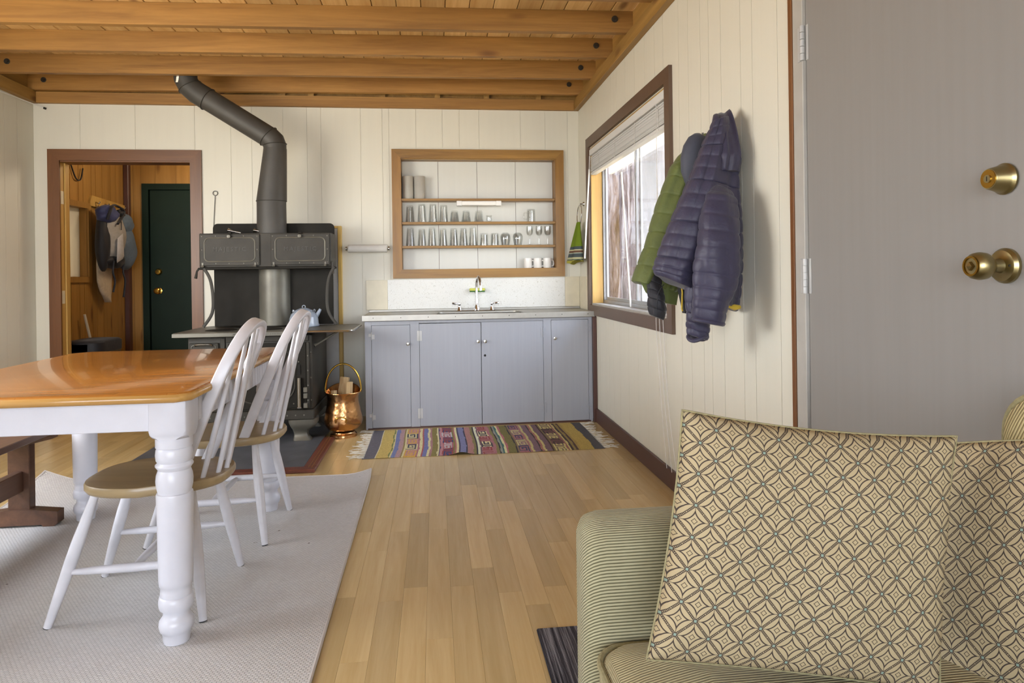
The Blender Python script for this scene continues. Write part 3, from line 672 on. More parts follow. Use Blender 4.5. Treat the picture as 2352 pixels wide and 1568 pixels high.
def mugh(t, x, z): MB().tube(cat([(x - .034, GY, z + .022), (x - .058, GY, z + .026), (x - .062, GY, z + .05), (x - .055, GY, z + .075), (x - .032, GY, z + .075)], 4), .0055, 8).build('handle', M_glass, t)
glass_obj('glass_mug', 'clear glass mug upturned alone at the right of the middle shelf', 'mug', ux(1218), SZ[1], inverted(.105, .036, .034), None, mugh)
for k, (u, h) in enumerate(((940.7, .148), (966.7, .140), (989.5, .150), (1014.4, .142), (1039, .143), (1061, .145), (1083, .153))):
    glass_obj('tumbler', 'tall clear upturned tumbler on the lower shelf, %s from the left end' % ordn[k], 'glass', ux(u), SZ[2], inverted(h, .036, .027), 'tall tumblers on the lower shelf')
for k, u in enumerate((1108, 1133)):
    glass_obj('short_tumbler', 'short straight clear tumbler at the centre of the lower shelf, %s one of two' % ('left', 'right')[k], 'glass', ux(u), SZ[2], inverted(.10, .034, .032), 'short tumblers on the lower shelf')
for k, u in enumerate((1157.5, 1186.5)):
    glass_obj('stemless_glass', 'round upturned stemless wine glass on the lower shelf, %s one of two' % ('left', 'right')[k], 'glass', ux(u), SZ[2],
              [(.031, 0), (.041, .05), (.041, .075), (.033, .096), (.02, .105), (.0005, .105), (.0005, .099), (.02, .098), (.03, .092), (.0385, .075), (.0385, .05), (.029, 0)], 'stemless glasses on the lower shelf')
for k, u in enumerate((1214, 1236, 1256)):
    glass_obj('wine_glass', 'small stemmed clear wine glass at the right of the lower shelf, %s of three' % ordn[k], 'glass', ux(u), SZ[2],
              [(.0005, 0), (.026, 0), (.026, .002), (.006, .008), (.0045, .05), (.007, .075), (.022, .088), (.029, .11), (.026, .158), (.0245, .158), (.027, .11), (.02, .091), (.0005, .081)], 'wine glasses on the lower shelf')
for k, u in enumerate((1209, 1232, 1254.5)):
    def wh(t, x, z): MB().tube(cat([(x + .030, GY, z + .018), (x + .05, GY, z + .022), (x + .054, GY, z + .045), (x + .048, GY, z + .066), (x + .028, GY, z + .066)], 4), .0055, 8).build('handle', M_porc, t)
    glass_obj('white_mug', 'plain white mug on the bottom of the wall shelf, %s of three from the left' % ordn[k], 'mug', ux(u), 1.1755, [(.0005, 0), (.031, 0), (.034, .006), (.034, .086), (.031, .086), (.031, .01), (.0005, .008)], 'white mugs on the bottom shelf', wh, M_porc)
for k, u in enumerate((937, 963)):
    t = thing('paper_roll', 'tall paper roll, shade painted grey, on the top shelf, %s one of a pair' % ('left', 'right')[k], 'paper roll', (ux(u), GY, SZ[0]), group='rolls on the top shelf')
    MB().lathe([(.044, .0005), (.045, .003), (.045, .185), (.043, .188), (.018, .188), (.018, .0005)], (ux(u), GY, SZ[0]), 28, closed=True).build('paper', M_paper_shade, t)
t = thing('shelf_light', 'slim white tube light fixed under the top shelf', 'light', (.372, YB - .008, 1.70))
MB().box(.205, .54, YB - .014, YB + .03, 1.70, 1.7365, .006, 2).build('housing', M_plast, t)
MB().box(.232, .512, YB - .0165, YB - .0145, 1.707, 1.728, .0008).build('diffuser', M_porc, t)
for a in ((.188, .232), (.512, .556)): MB().box(*a, YB - .018, YB + .032, 1.697, 1.7372, .003).build('end_cap', M_plast, t)

# ------------------------------------------------------------------ small wall things
t = thing('paper_holder', 'white paper roll on a horizontal wall holder left of the shelf', 'paper roll', (-.53, 5.5, 1.35))
MB().tube([(-.68, 5.49, 1.351), (-.375, 5.49, 1.351)], .031, 24).build('paper', M_paper, t)
for x in (-.695, -.362):
    MB().box(x - .004, x + .004, 5.485, YB - .001, 1.344, 1.358, .001).tube([(x - .005, 5.49, 1.351), (x + .005, 5.49, 1.351)], .017, 16).build('bracket', M_nick, t)
t = thing('wire_poker', 'thin dark wire hook hanging on the wall above the stove', 'hook', (-1.715, 5.54, 1.5))
lp = [(-1.708 + .018 * sin(a), YB - .008, 1.80 + .018 * cos(a)) for a in (pi + .3 + k * (2 * pi - .3) / 12 for k in range(13))]
MB().tube([(-1.727, YB - .008, 1.45), (-1.72, YB - .008, 1.6), (-1.709, YB - .008, 1.78)] + lp, .0028, 6).build('wire', M_rod, t)
MB().box(-1.712, -1.706, YB - .012, YB - .0006, 1.812, 1.818).build('nail', M_rod, t)
t = thing('towel_ring', 'chrome towel ring on the right wall between corner and window', 'towel ring', (1.19, 5.39, 1.56))
MB().tube([(1.178 + .004 * sin(a), 5.385 + .083 * cos(a), 1.605 + .083 * sin(a)) for a in (2 * pi * k / 28 for k in range(28))], .0042, 8, True).build('ring', M_chrome, t)
MB().lathe([(0, -.0005), (.02, -.0005), (.018, -.008), (.008, -.012), (.007, -.03), (0, -.034)], (XR, 5.385, 1.693), 16, 'x').build('mount', M_chrome, t)
t = thing('tea_towel', 'green tea towel with striped ends hanging through the chrome ring', 'towel', (1.178, 5.385, 1.56))
rings = []
for k in range(17):
    q = k / 16; z = 1.545 - .325 * q; wv = .038 + .072 * min(1, q * 1.5) ** .8; th = .012 + .014 * q
    rings.append([(1.168 - .03 * q + (th * (1 + .9 * q) + .011 * q * sin(5 * a)) * sin(a) - .022 * q * cos(a), 5.385 - .01 * q + wv * cos(a), z - .018 * q * (cos(a) * .6 + .5 * sin(3 * a))) for a in (2 * pi * j / 40 for j in range(40))])
MB().loft(rings).build('cloth', M_towel, t)
t = thing('heat_shield', 'grey sheet metal wall shield behind the stove with a yellow wooden edge', 'panel', (-1.15, 5.53, 0))
MB().box(-1.56, -.765, 5.515, YB - .001, .02, 1.515, .002).build('metal_sheet', M_hinge, t)
M_yw = wood('yellow_pine', '#b08a34', '#cfae58', 2, .8, 12, .4, .03)
MB().box(-.764, -.735, 5.505, YB - .001, .02, 1.535, .002).build('edge_board', M_yw, t); MB().box(-1.56, -.765, 5.505, YB - .001, 1.516, 1.535, .002).build('edge_board', M_yw, t)
t = thing('blind', 'white slatted window blind raised to the top of the kitchen window', 'blind', (XR, 4.26, 1.9))
yb0, yb1 = 3.415, 5.115
MB().box(XR - .014, XR + .04, yb0, yb1, 2.035, 2.083, .004).build('headrail', M_blade, t)
rb = random.Random(4)
for k in range(22):
    z = 2.026 - k * .0052; o = rb.uniform(-.002, .002)
    MB().box(XR - .004 + o, XR + .042 + o, yb0 + rb.uniform(0, .006), yb1 - rb.uniform(0, .006), z - .0046, z, .001).build('slat', M_blade, t)
MB().box(XR - .004, XR + .042, yb0, yb1, 1.888, 1.908, .004).build('bottom_rail', M_blade, t)
for y in (3.52, 3.95, 4.4, 4.85, 5.05): MB().box(XR - .0065, XR - .0052, y, y + .006, 1.89, 2.03).build('ladder_tape', M_cordw, t)
MB().tube([(XR - .018, 5.09, 2.03), (XR - .02, 5.095, 1.93)], .003, 6).tube([(XR - .02, 5.095, 1.93), (XR - .05, 5.16, 1.245)], .0062, 10).build('wand', M_plast, t)
for q, y in enumerate((3.545, 3.49, 3.435)):
    MB().tube(cat([(XR - .018, 3.52, 2.03), (XR - .024, 3.5 + .1 * (y - 3.49), 1.5), (XR - .026, y, .9), (XR - .024, y - .06, .45), (XR - .022, y - .13 - .02 * q, .1)], 5), .0016, 5).build('lift_cord', M_cordw, t)

# ------------------------------------------------------------------ cast-iron cook stove
sv = thing('cook_stove', 'old black cast iron cook stove with warming closet on the slate hearth', 'stove', (-1.23, 4.97, .018))
MB().box(-1.63, -.826, 4.678, 5.28, .235, .741, .012, 2).build('body', M_iron, sv)
MB().box(-1.64, -.818, 4.668, 5.29, .168, .2345, .006).build('base_skirt', M_iron, sv)
def leg(cx, cy, sx, sy):
    prof = [(.170, .095, .0), (.14, .092, .004), (.115, .08, .002), (.09, .058, -.012), (.065, .046, -.02), (.045, .046, -.018), (.028, .056, -.01), (.018, .06, -.006)]
    rings = []
    for z, hw, off in prof:
        rings.append([(cx + sx * (off + .0) + p[0], cy + sy * off + p[1], z) for p in rrect(-hw, hw, -hw * .8, hw * .8, hw * .35, 4)])
    MB().loft(rings).build('leg', M_ironhi, sv, 50)
for sx, cx in ((1, -.905), (-1, -1.55)):
    for sy, cy in ((-1, 4.755), (1, 5.2)): leg(cx, cy, sx, sy)
top = [(-1.70, 4.60), (-.875, 4.60), (-.875, 5.26), (-1.65, 5.26), (-1.70, 5.2)]
m = MB(); m.loft([[(p[0] + (.02 if p[0] < -1.6 else 0), p[1] + (.012 if p[1] < 4.7 else 0), .742) for p in top], [(p[0], p[1], .745) for p in top], [(p[0], p[1] + .001, .768) for p in top], [(p[0] + (.006 if p[0] < -1.6 else 0), p[1] + (.006 if p[1] < 4.7 else 0), .773) for p in top]])
ct = m.build('cooktop', M_ironhi, sv)
for x, y in ((-1.45, 4.80), (-1.45, 5.06), (-1.15, 4.80), (-1.15, 5.06)):
    MB().lathe([(0, .7732), (.105, .7732), (.1, .7765), (0, .7765)], (x, y, 0), 28).build('burner_lid', M_iron2, ct)
ss = [(-.8745, 4.615)] + [(-.60 + .045 * sin(a), 4.66 - .045 * cos(a)) for a in (pi / 2 * k / 5 for k in range(6))] + [(-.60 + .045 * cos(a), 5.11 + .045 * sin(a)) for a in (pi / 2 * k / 5 for k in range(6))] + [(-.8745, 5.155)]
m = MB().prism(ss, 'z', .757, .771); m.build('side_shelf', M_ironhi, sv)
MB().tube([(p[0] + (0 if p[0] < -.8 else .004), p[1] + (-.004 if p[1] < 4.9 else .004), .764) for p in ss], .0085, 8).build('shelf_rim', M_nick, sv)
MB().tube([(-.825, 4.74, .66), (-.80, 4.75, .672), (-.68, 4.86, .745), (-.665, 4.87, .756)], [.012, .008, .008, .014], 10).build('shelf_bracket', M_ironhi, sv)
text('edge_lettering', 'MAJESTIC MFG CO ST LOUIS', .021, M_ironhi, ct, (-1.17, 4.6, .7565), FACE_Y, .0016, 1.15)
def panel_ring(mb, x0, x1, z0, z1, r, y, rad=.005, n=5):
    mb.tube([(p[0], y, p[1]) for p in rrect(x0, x1, z0, z1, r, n)], rad, 8, True)
def rivets(parent, pts, y, mat=None, r=.0055):
    mb = MB()
    for p in pts: mb.sphere((p[0], y, p[1]), r, 8, (1, .6, 1))
    o = mb.build('rivet', mat or M_ironhi, parent); o['kind'] = 'stuff'
od = MB().box(-1.37, -.866, 4.664, 4.6775, .25, .69, .003).build('oven_door', M_iron2, sv)
m = MB(); panel_ring(m, -1.33, -.94, .29, .655, .12, 4.664, .006, 8); m.build('door_moulding', M_iron, od)
MB().box(-.864, -.846, 4.662, 4.6775, .245, .69, .002).build('hinge_strip', M_iron, od)
MB().tube([(-.911, 4.645, .258), (-.911, 4.645, .455)], .0125, 14).box(-.925, -.897, 4.64, 4.664, .25, .262, .002).build('door_handle', M_nick, od)
MB().box(-.917, -.905, 4.658, 4.6645, .475, .54).build('latch_slot', M_dark, od)
for z in (.25, .315, .355): MB().box(-.885, -.858, 4.648, 4.664, z, z + .034, .003).build('latch_plate', M_ironhi, od)
rivets(od, [(-.915, .67), (-.915, .56), (-.855, .30), (-.855, .4), (-.855, .5), (-.855, .6), (-1.34, .28), (-.95, .28), (-.92, .425)], 4.662)
rivets(sv, [(-1.6 + .055 * k, .20) for k in range(14)], 4.667)
rivets(sv, [(-.838, .3), (-.838, .45), (-.838, .62)], 4.677)
fd = MB().box(-1.615, -1.43, 4.662, 4.6775, .5, .70, .004).build('fire_door', M_iron, sv)
m = MB(); panel_ring(m, -1.6, -1.445, .52, .685, .015, 4.661, .004); m.build('door_moulding', M_ironhi, fd)
MB().tube(cat([(-1.575, 4.661, .682), (-1.565, 4.64, .692), (-1.52, 4.636, .694), (-1.475, 4.64, .692), (-1.465, 4.661, .682)], 4), .006, 8).build('bail_handle', M_nick, fd)
dr_ = MB().box(-1.42, -1.39, 4.668, 4.6775, .25, .73, .002).box(-1.385, -.85, 4.668, 4.6775, .70, .738, .002).build('front_moulding', M_iron, sv)
# high back and warming closet
MB().box(-1.62, -.762, 5.205, 5.235, .7735, 1.205, .003).build('high_back', M_iron2, sv)
rings = [[(-1.185 + .112 * cos(a), 5.204 - .10 * sin(a), z) for a in (pi * k / 18 for k in range(19))] for z in (.774, 1.203)]
MB().loft(rings).build('flue_duct', M_ironhi, sv, 60)
wc = MB().box(-1.655, -.742, 5.003, 5.235, 1.206, 1.448, .004).build('warming_closet', M_iron, sv)
MB().box(-1.66, -.737, 4.99, 5.235, 1.190, 1.2055, .003).build('closet_shelf', M_iron2, sv)
for a, b_ in ((-1.648, -1.24), (-1.162, -.752)):
    dd_ = MB().box(a, b_, 4.990, 5.002, 1.218, 1.440, .003).build('closet_door', M_iron, sv)
    m = MB(); panel_ring(m, a + .032, b_ - .03, 1.247, 1.415, .035, 4.990, .0055, 6); m.build('door_moulding', M_ironhi, dd_)
    rivets(dd_, [(a + .016, z) for z in (1.235, 1.33, 1.425)] + [(b_ - .014, z) for z in (1.235, 1.33, 1.425)] + [(a + q, 1.428) for q in (.11, .3)] + [(a + q, 1.232) for q in (.11, .2, .3)], 4.989, None, .005)
    MB().lathe([(0, -.0005), (.008, -.0005), (.006, -.012), (.013, -.016), (.012, -.024), (0, -.027)], ((a + b_) / 2, 4.99, 1.424), 14, 'y').build('door_knob', M_ironhi, dd_)
    MB().box((a + b_) / 2 - .012, (a + b_) / 2 + .012, 4.985, 5.0, 1.4405, 1.458, .003).build('catch', M_iron2, dd_)
    for hx in (a + .02, b_ - .03): MB().tube([(hx - .008, 4.986, 1.214), (hx + .008, 4.986, 1.214)], .008, 8).box(hx - .006, hx + .006, 4.984, 4.99, 1.214, 1.24, .002).build('hinge', M_ironhi, dd_)
    text('embossed_lettering', 'MAJESTIC', .042, M_pipe, dd_, ((a + b_) / 2, 4.9895, 1.333), FACE_Y, .0025, 1.35)
pts = rrect(-1.633, -.75, 1.40, 1.535, .035, 5)
MB().prism(pts, 'y', 5.236, 5.246).build('top_plate', M_iron2, sv)
for sx, x in ((1, -1.585), (-1, -.755)):
    c = cat([(x - sx * .035, 4.99, 1.20), (x + sx * .005, 4.992, 1.12), (x + sx * .02, 5.0, 1.0), (x + sx * .012, 5.0, .88), (x - sx * .045, 4.99, .785)], 5)
    MB().tube(c, .011, 8, ell=.6).build('curved_bracket', M_iron, sv)
MB().tube([(-1.662, 5.02, 1.2), (-1.675, 5.01, 1.18), (-1.68, 5.0, 1.13)], [.008, .007, .011], 8).build('damper_lever', M_iron, sv)
MB().box(-.74, -.725, 4.99, 5.03, 1.15, 1.24, .003).build('bracket_lug', M_iron, sv)
for k, x in enumerate((-1.46, -1.28)):
    q = MB().tube([(x + .07, 5.08, 1.456), (x + .01, 5.08, 1.468), (x - .02, 5.08, 1.474)], [.004, .006, .017], 10).build('damper_handle', M_nick, sv)
# stove pipe
sp_t = thing('stove_pipe', 'dark sheet metal stove pipe rising from the stove to the joists', 'stove pipe', (-1.184, 5.13, 1.45))
PY = 5.13
def oval(cx, z, rx, ry): return [(cx + rx * cos(a), PY + ry * sin(a), z) for a in (2 * pi * k / 32 for k in range(32))]
MB().loft([oval(-1.184, 1.4485, .105, .085), oval(-1.184, 1.702, .104, .085)]).build('oval_collar', M_pipe, sp_t, 50)
MB().loft([oval(-1.183, 1.69, .108, .089), oval(-1.155, 2.04, .084, .084), oval(-1.153, 2.075, .082, .082)]).build('taper_section', M_pipe, sp_t, 50)
def ring(c, n_, r):
    n_ = Vector(n_).normalized(); b1 = Vector((0, 1, 0)); b2 = n_.cross(b1); return [tuple(Vector(c) + (b1 * cos(a) + b2 * sin(a)) * r for a in ())] if False else [tuple(Vector(c) + (b1 * cos(a) + b2 * sin(a)) * r) for a in (2 * pi * k / 32 for k in range(32))]
up, dg = Vector((0, 0, 1)), Vector((-.507, 0, .322)).normalized(); md = (up + dg).normalized()
A0, A1, A2 = (-1.153, PY, 2.065), (-1.155, PY, 2.105), (-1.195, PY, 2.165)
MB().loft([ring(A0, up, .080), ring(A1, (up * .8 + md * .2), .082)]).build('elbow_gore', M_pipe, sp_t, 50)
MB().loft([ring(A1, (up * .75 + md * .25), .081), ring((-1.166, PY, 2.135), md, .081), ring((-1.2, PY, 2.165), (md + dg * 2), .081)]).build('elbow_gore', M_pipe, sp_t, 50)
B0 = Vector((-1.19, PY, 2.158)); B1 = Vector((-1.665, PY, 2.458))
MB().loft([ring(B0, dg, .079), ring(B1, dg, .079)]).build('pipe_section', M_pipe, sp_t, 50)
MB().loft([ring(B1 - dg * .05, dg, .082), ring(B1 + dg * .03, (md + dg * 2), .082), ring((-1.745, PY, 2.52), md, .082)]).build('elbow_gore', M_pipe, sp_t, 50)
MB().loft([ring((-1.743, PY, 2.518), md, .080), ring((-1.772, PY, 2.57), (md + up * 2), .080), ring((-1.775, PY, 2.60), up, .080), ring((-1.775, PY, 2.70), up, .080)]).build('elbow_gore', M_pipe, sp_t, 50)
for c, n_ in (((-1.184, PY, 1.70), up), (A1, up * .78 + md * .22), ((-1.2, PY, 2.165), md + dg * 2), (B1 - dg * .05, dg), ((-1.744, PY, 2.519), md)):
    rg_ = ring(c, n_, .0835) if c[2] > 1.8 else oval(-1.184, 1.69, .107, .088)
    MB().tube(rg_, .0032, 6, True).build('seam_bead', M_iron, sp_t)
st_ = MB()
stp = [Vector((-1.775, PY - .0815, 2.66)), Vector((-1.80, PY - .078, 2.57)), Vector((-1.812, PY - .06, 2.535))]
for k in range(2):
    p, q = stp[k], stp[k + 1]
    st_.add([p + Vector((-.008, -.004, 0)), p + Vector((.008, -.004, 0)), q + Vector((.008, -.004, 0)), q + Vector((-.008, -.004, 0)), p + Vector((-.008, -.0025, 0)), p + Vector((.008, -.0025, 0)), q + Vector((.008, -.0025, 0)), q + Vector((-.008, -.0025, 0))], [(0, 1, 2, 3), (4, 7, 6, 5), (0, 3, 7, 4), (1, 5, 6, 2), (0, 4, 5, 1), (2, 6, 7, 3)])
st_.build('hanger_strap', M_nick, sp_t)
# kettle
kt = thing('kettle', 'pale blue enamel kettle standing on the right of the stove top', 'kettle', (-.945, 5.03, .773)); kc = (-.945, 5.03, .7735)
MB().lathe([(0, 0), (.106, 0), (.108, .004), (.108, .012), (.104, .018), (.103, .03), (.1, .06), (.09, .088), (.075, .102), (.062, .108), (0, .108)], kc, 36).build('body', M_kettle, kt, 50)
MB().lathe([(.062, .108), (.064, .113), (.055, .119), (.03, .130), (.01, .134), (0, .134)], kc, 32).build('lid', M_kettle, kt, 50)
MB().tube([(kc[0] + .011 * cos(a), kc[1], kc[2] + .140 + .011 * sin(a)) for a in (2 * pi * k / 14 for k in range(14))], .003, 8, True).build('lid_ring', M_kettle, kt)
MB().tube([(kc[0] + .075, kc[1], kc[2] + .06), (kc[0] + .1, kc[1], kc[2] + .09), (kc[0] + .118, kc[1], kc[2] + .122)], [.022, .014, .010], 12).build('spout', M_kettle, kt, 50)
for sx in (-1, 1): MB().tube([(kc[0] + sx * (.071 + .006 * cos(a)), kc[1] + (.02 if sx > 0 else -.01), kc[2] + .110 + .010 * sin(a)) for a in (2 * pi * k / 12 for k in range(12))], .0022, 6, True).build('handle_ear', M_kettle, kt)
MB().tube(cat([(kc[0] - .071, kc[1] - .008, kc[2] + .112), (kc[0] - .07, kc[1] + .05, kc[2] + .110), (kc[0], kc[1] + .092, kc[2] + .108), (kc[0] + .07, kc[1] + .06, kc[2] + .110), (kc[0] + .071, kc[1] + .022, kc[2] + .112)], 4), .0025, 8).build('bail_handle', M_nick, kt)
# hearth
ht = thing('hearth', 'dark slate hearth pad with a mahogany edge trim under the stove', 'hearth', (-1.3, 4.7, 0))
hp_ = [(-.78, 4.06), (-.78, 5.50), (-2.0, 5.50), (-2.02, 4.93), (-1.82, 4.70), (-1.55, 4.40), (-1.30, 4.06)]
hp_ = [(-.776, 4.058), (-.776, 5.50), (-1.86, 5.50), (-1.86, 4.70), (-1.86, 4.058)]
MB().prism(hp_, 'z', .0005, .0175).build('slate', M_slate, ht)
for a in ((-1.86, -.70, 3.985, 4.057), (-.775, -.70, 4.0575, 4.782)):
    MB().box(*a, .0005, .021, .004).build('trim_board', M_hframe, ht)
for k in (.725, .7445): MB().box(-k - .002, -k + .002, 4.02, 4.78, .0208, .0225, .0008).build('trim_bead', M_trim, ht)
# copper scuttle and firewood
BX, BY = -.655, 4.88
bk = thing('copper_scuttle', 'hammered copper coal scuttle with brass bail holding firewood beside the cabinet', 'bucket', (BX, BY, 0))
def sc_ring(r, z, back=0, dent=0):
    return [(BX + r * cos(a) * (1 + dent * .012 * sin(7 * a + z * 60) + dent * .012 * sin(11 * a - z * 90)), BY + r * .92 * sin(a), z + back * max(0, sin(a)) ** 1.2 + (-.0) * sin(a)) for a in (2 * pi * k / 48 for k in range(48))]
P_ = [(.0935, .0005), (.096, .008), (.092, .014), (.094, .020), (.082, .028), (.08, .034)]
MB().loft([sc_ring(r, z) for r, z in P_]).build('foot_ring', M_copper, bk, 60)
P_ = [(.08, .0342), (.105, .045, ), (.128, .075), (.133, .10), (.130, .13), (.119, .18), (.109, .225), (.106, .25), (.111, .28), (.120, .30)]
body = [sc_ring(r, z + .012, .0 if i < 8 else .05 * (i - 7) / 2, 1 if 1 < i < 8 else 0) for i, (r, z) in enumerate(P_)]
inner = [[(BX + (x - BX) * .97, BY + (y - BY) * .97, z) for x, y, z in rg_] for rg_ in body[::-1][:-1]]
inner[-1] = [(x, y, .06) for x, y, z in inner[-1]]
bm_ = MB().loft([[(x, y, max(z, .0345)) for x, y, z in q] for q in body] + inner); bm_.build('body', M_copper, bk, 60)
MB().tube(body[-1], .0035, 8, True).build('rolled_rim', M_copper, bk)
MB().tube([(BX + .124 * cos(a) , BY + .01, .325 + .185 * sin(a)) for a in (pi * k / 22 for k in range(23))], .0065, 10).build('bail_handle', M_brass2, bk)
for sx in (-1, 1): MB().sphere((BX + sx * .122, BY + .01, .318), .010, 10, (.7, 1, 1.3)).build('handle_lug', M_brass2, bk)
MB().tube(cat([(BX - .035, BY - .117, .118), (BX - .038, BY - .13, .14), (BX - .02, BY - .135, .156), (BX + .02, BY - .135, .156), (BX + .038, BY - .13, .14), (BX + .03, BY - .117, .118)], 4), .0045, 8).build('tipping_handle', M_brass2, bk)
def log(label, a, b, w_, ang):
    a, b = Vector(a), Vector(b); t = thing('firewood', label, 'firewood', tuple(a), group='split firewood in the scuttle')
    ax = (b - a); L_ = ax.length; M_ = Matrix.Translation(a) @ ax.to_track_quat('Z', 'Y').to_matrix().to_4x4() @ Matrix.Rotation(ang, 4, 'Z')
    MB().prism([(-w_, -w_ * .5), (w_, -w_ * .6), (w_ * .75, w_ * .55), (-w_ * .1, w_ * .9), (-w_ * .9, w_ * .4)], 'z', 0, L_, M_).build('split_wood', M_logbark, t)
log('flat split log leaning left out of the copper scuttle', (BX - .045, BY - .005, .075), (BX + .005, BY + .055, .41), .034, .6)
log('short upright split log at the right of the copper scuttle', (BX + .035, BY - .02, .07), (BX + .045, BY - .01, .385), .024, .1)
log('split log at the far left inside the copper scuttle', (BX - .06, BY - .05, .09), (BX - .055, BY - .03, .33), .020, 1.1)

# ------------------------------------------------------------------ rugs
def kilim():
    t = thing('kilim_rug', 'striped woven kilim runner with white fringes in front of the grey cabinet', 'rug', (.31, 4.61, 0))
    X0, X1, Y0, Y1 = -.455, 1.075, 4.232, 4.985; NX, NY = 300, 56
    band = [(0, '#5d5d66'), (.05, '#cfc7a8'), (.054, '#bfa860'), (.102, '#6f7a4a'), (.108, '#cbbf8c'), (.114, '#6d78a4'), (.131, '#a8888a'), (.15, '#8a7a50'), (.157, '#cdc392'), (.164, 'M0'), (.213, '#a06a72'), (.221, '#d0c698'),
            (.234, '#a25a5a'), (.240, '#6a6f9c'), (.258, '#cfc598'), (.268, '#9f7476'), (.277, '#7d7340'), (.299, '#cfc598'), (.306, '#3d4268'), (.311, '#b07b80'), (.322, 'M1'), (.366, '#7a7340'), (.373, '#a86a68'), (.38, '#d6cc9c'), (.390, '#3a3c58'), (.396, '#75789c'),
            (.421, '#37384c'), (.426, '#a47670'), (.452, '#7c7446'), (.464, '#30303c'), (.470, '#cfd0b4'), (.481, '#6d5660'), (.486, 'M2'), (.532, '#a06a70'), (.545, '#7d7648'), (.556, '#2f2f3a'), (.562, '#8d8f86'), (.570, '#3d6a66'), (.578, '#cfc998'), (.586, '#a8666c'),
            (.595, '#6f6a3c'), (.628, '#2f2f38'), (.634, '#7e6a50'), (.640, 'M3'), (.684, '#9c6f6c'), (.692, '#b9b07a'), (.702, '#77606e'), (.726, '#34323c'), (.732, '#9e6d66'), (.742, '#c0b67e'), (.752, '#6f5a66'), (.776, '#3a2a30'), (.784, '#77694a'), (.79, 'M4'), (.842, '#8c5f5c'),
            (.850, '#bdb078'), (.858, '#3a3038'), (.866, '#8a7a4a'), (.878, '#4c3a3c'), (.886, '#a08a50'), (.898, '#b09a56'), (.955, '#4b4d55')]
    mot = ["........", ".######.", ".#....#.", ".#.##.#.", ".#.#..#.", ".#.####.", ".#......", ".#######", "........", "#######.", "......#.", ".####.#.", ".#..#.#.", ".#.##.#.", ".#....#.", ".######."]
    mc = [('#b07f80', '#3d4150', '#c79c4c', '#c8bd90'), ('#a06068', '#34406a', '#b8b4b4', '#8c3f40'), ('#9f6a70', '#3c3c48', '#8a3f3e', '#d2c898'), ('#8d6f74', '#39405e', '#b9b27c', '#99656c'), ('#77665c', '#2d2a30', '#c5ba7c', '#6c4a4c')]
    bm = bmesh.new(); cl = bm.loops.layers.float_color.new('weave'); tv, bv = [], []
    for j in range(NY + 1):
        for i in range(NX + 1):
            u, v = i / NX, j / NY; x = X0 + (X1 - X0) * u + .006 * sin(v * 5) + (.012 * (v - .5) if u < .5 else 0)
            z = .0045 + .016 * math.exp(-((u - .40) / .035) ** 2 - (v / .25) ** 2) + .0025 * max(0, sin(u * 19 + v * 2)) ** 2
            p = (x, Y0 + (Y1 - Y0) * v + .004 * sin(u * 8), z); tv.append(bm.verts.new(p)); bv.append(bm.verts.new((p[0], p[1], z - .0035)))
    rk = random.Random(9); W_ = NX + 1
    def cellcol(i, j):
        u = min(max((i + .5) / NX + .0009 * sin(j * .35), 0), 1); k = max(q for q, b in enumerate(band) if b[0] <= u); c = band[k]; col = c[1]
        if col[0] == 'M':
            mi = int(col[1]); e = band[k + 1][0]; lx = int((u - c[0]) / (e - c[0]) * 8); ly = int(j / NY * 40)
            blk = ly // 8; ch = mot[(ly + mi * 3) % 16][min(lx, 7)]; cs = mc[mi]
            col = cs[(blk + mi) % 4] if ch == '#' else cs[(blk + mi + 2) % 4]
        f_ = rk.uniform(1.15, 1.42); return tuple(x * f_ for x in lin(col)[:3]) + (1,)
    def q4(vs4, c):
        fc = bm.faces.new(vs4)
        for l in fc.loops: l[cl] = c
    for j in range(NY):
        for i in range(NX):
            c = cellcol(i, j); a = j * W_ + i
            q4((tv[a], tv[a + 1], tv[a + W_ + 1], tv[a + W_]), c); q4((bv[a], bv[a + W_], bv[a + W_ + 1], bv[a + 1]), c)
            if j == 0: q4((bv[a], bv[a + 1], tv[a + 1], tv[a]), c)
            if j == NY - 1: q4((tv[a + W_], tv[a + W_ + 1], bv[a + W_ + 1], bv[a + W_]), c)
            if i == 0: q4((bv[a + W_], bv[a], tv[a], tv[a + W_]), c)
            if i == NX - 1: q4((bv[a + 1], bv[a + W_ + 1], tv[a + W_ + 1], tv[a + 1]), c)
    m = MB(); m.bm.free(); m.bm = bm; m.build('weave', M_kil, t)
    for sx, xe in ((-1, X0), (1, X1)):
        m = MB(); rf = random.Random(2)
        for k in range(34):
            y = Y0 + .01 + (Y1 - Y0 - .02) * k / 33; L = rf.uniform(.05, .11); a = rf.uniform(-.5, .5)
            p = [(xe + (.006 if sx < 0 else -.006), y, .006)]
            for q in range(1, 5): p.append((xe + sx * L * q / 4, y + a * L * q / 4 + rf.uniform(-.008, .008), .0035 + rf.uniform(0, .006)))
            m.tube(p, [.0022, .003, .0025, .003, .002], 5)
        o = m.build('fringe', M_cotton, t); o['kind'] = 'stuff'
kilim()
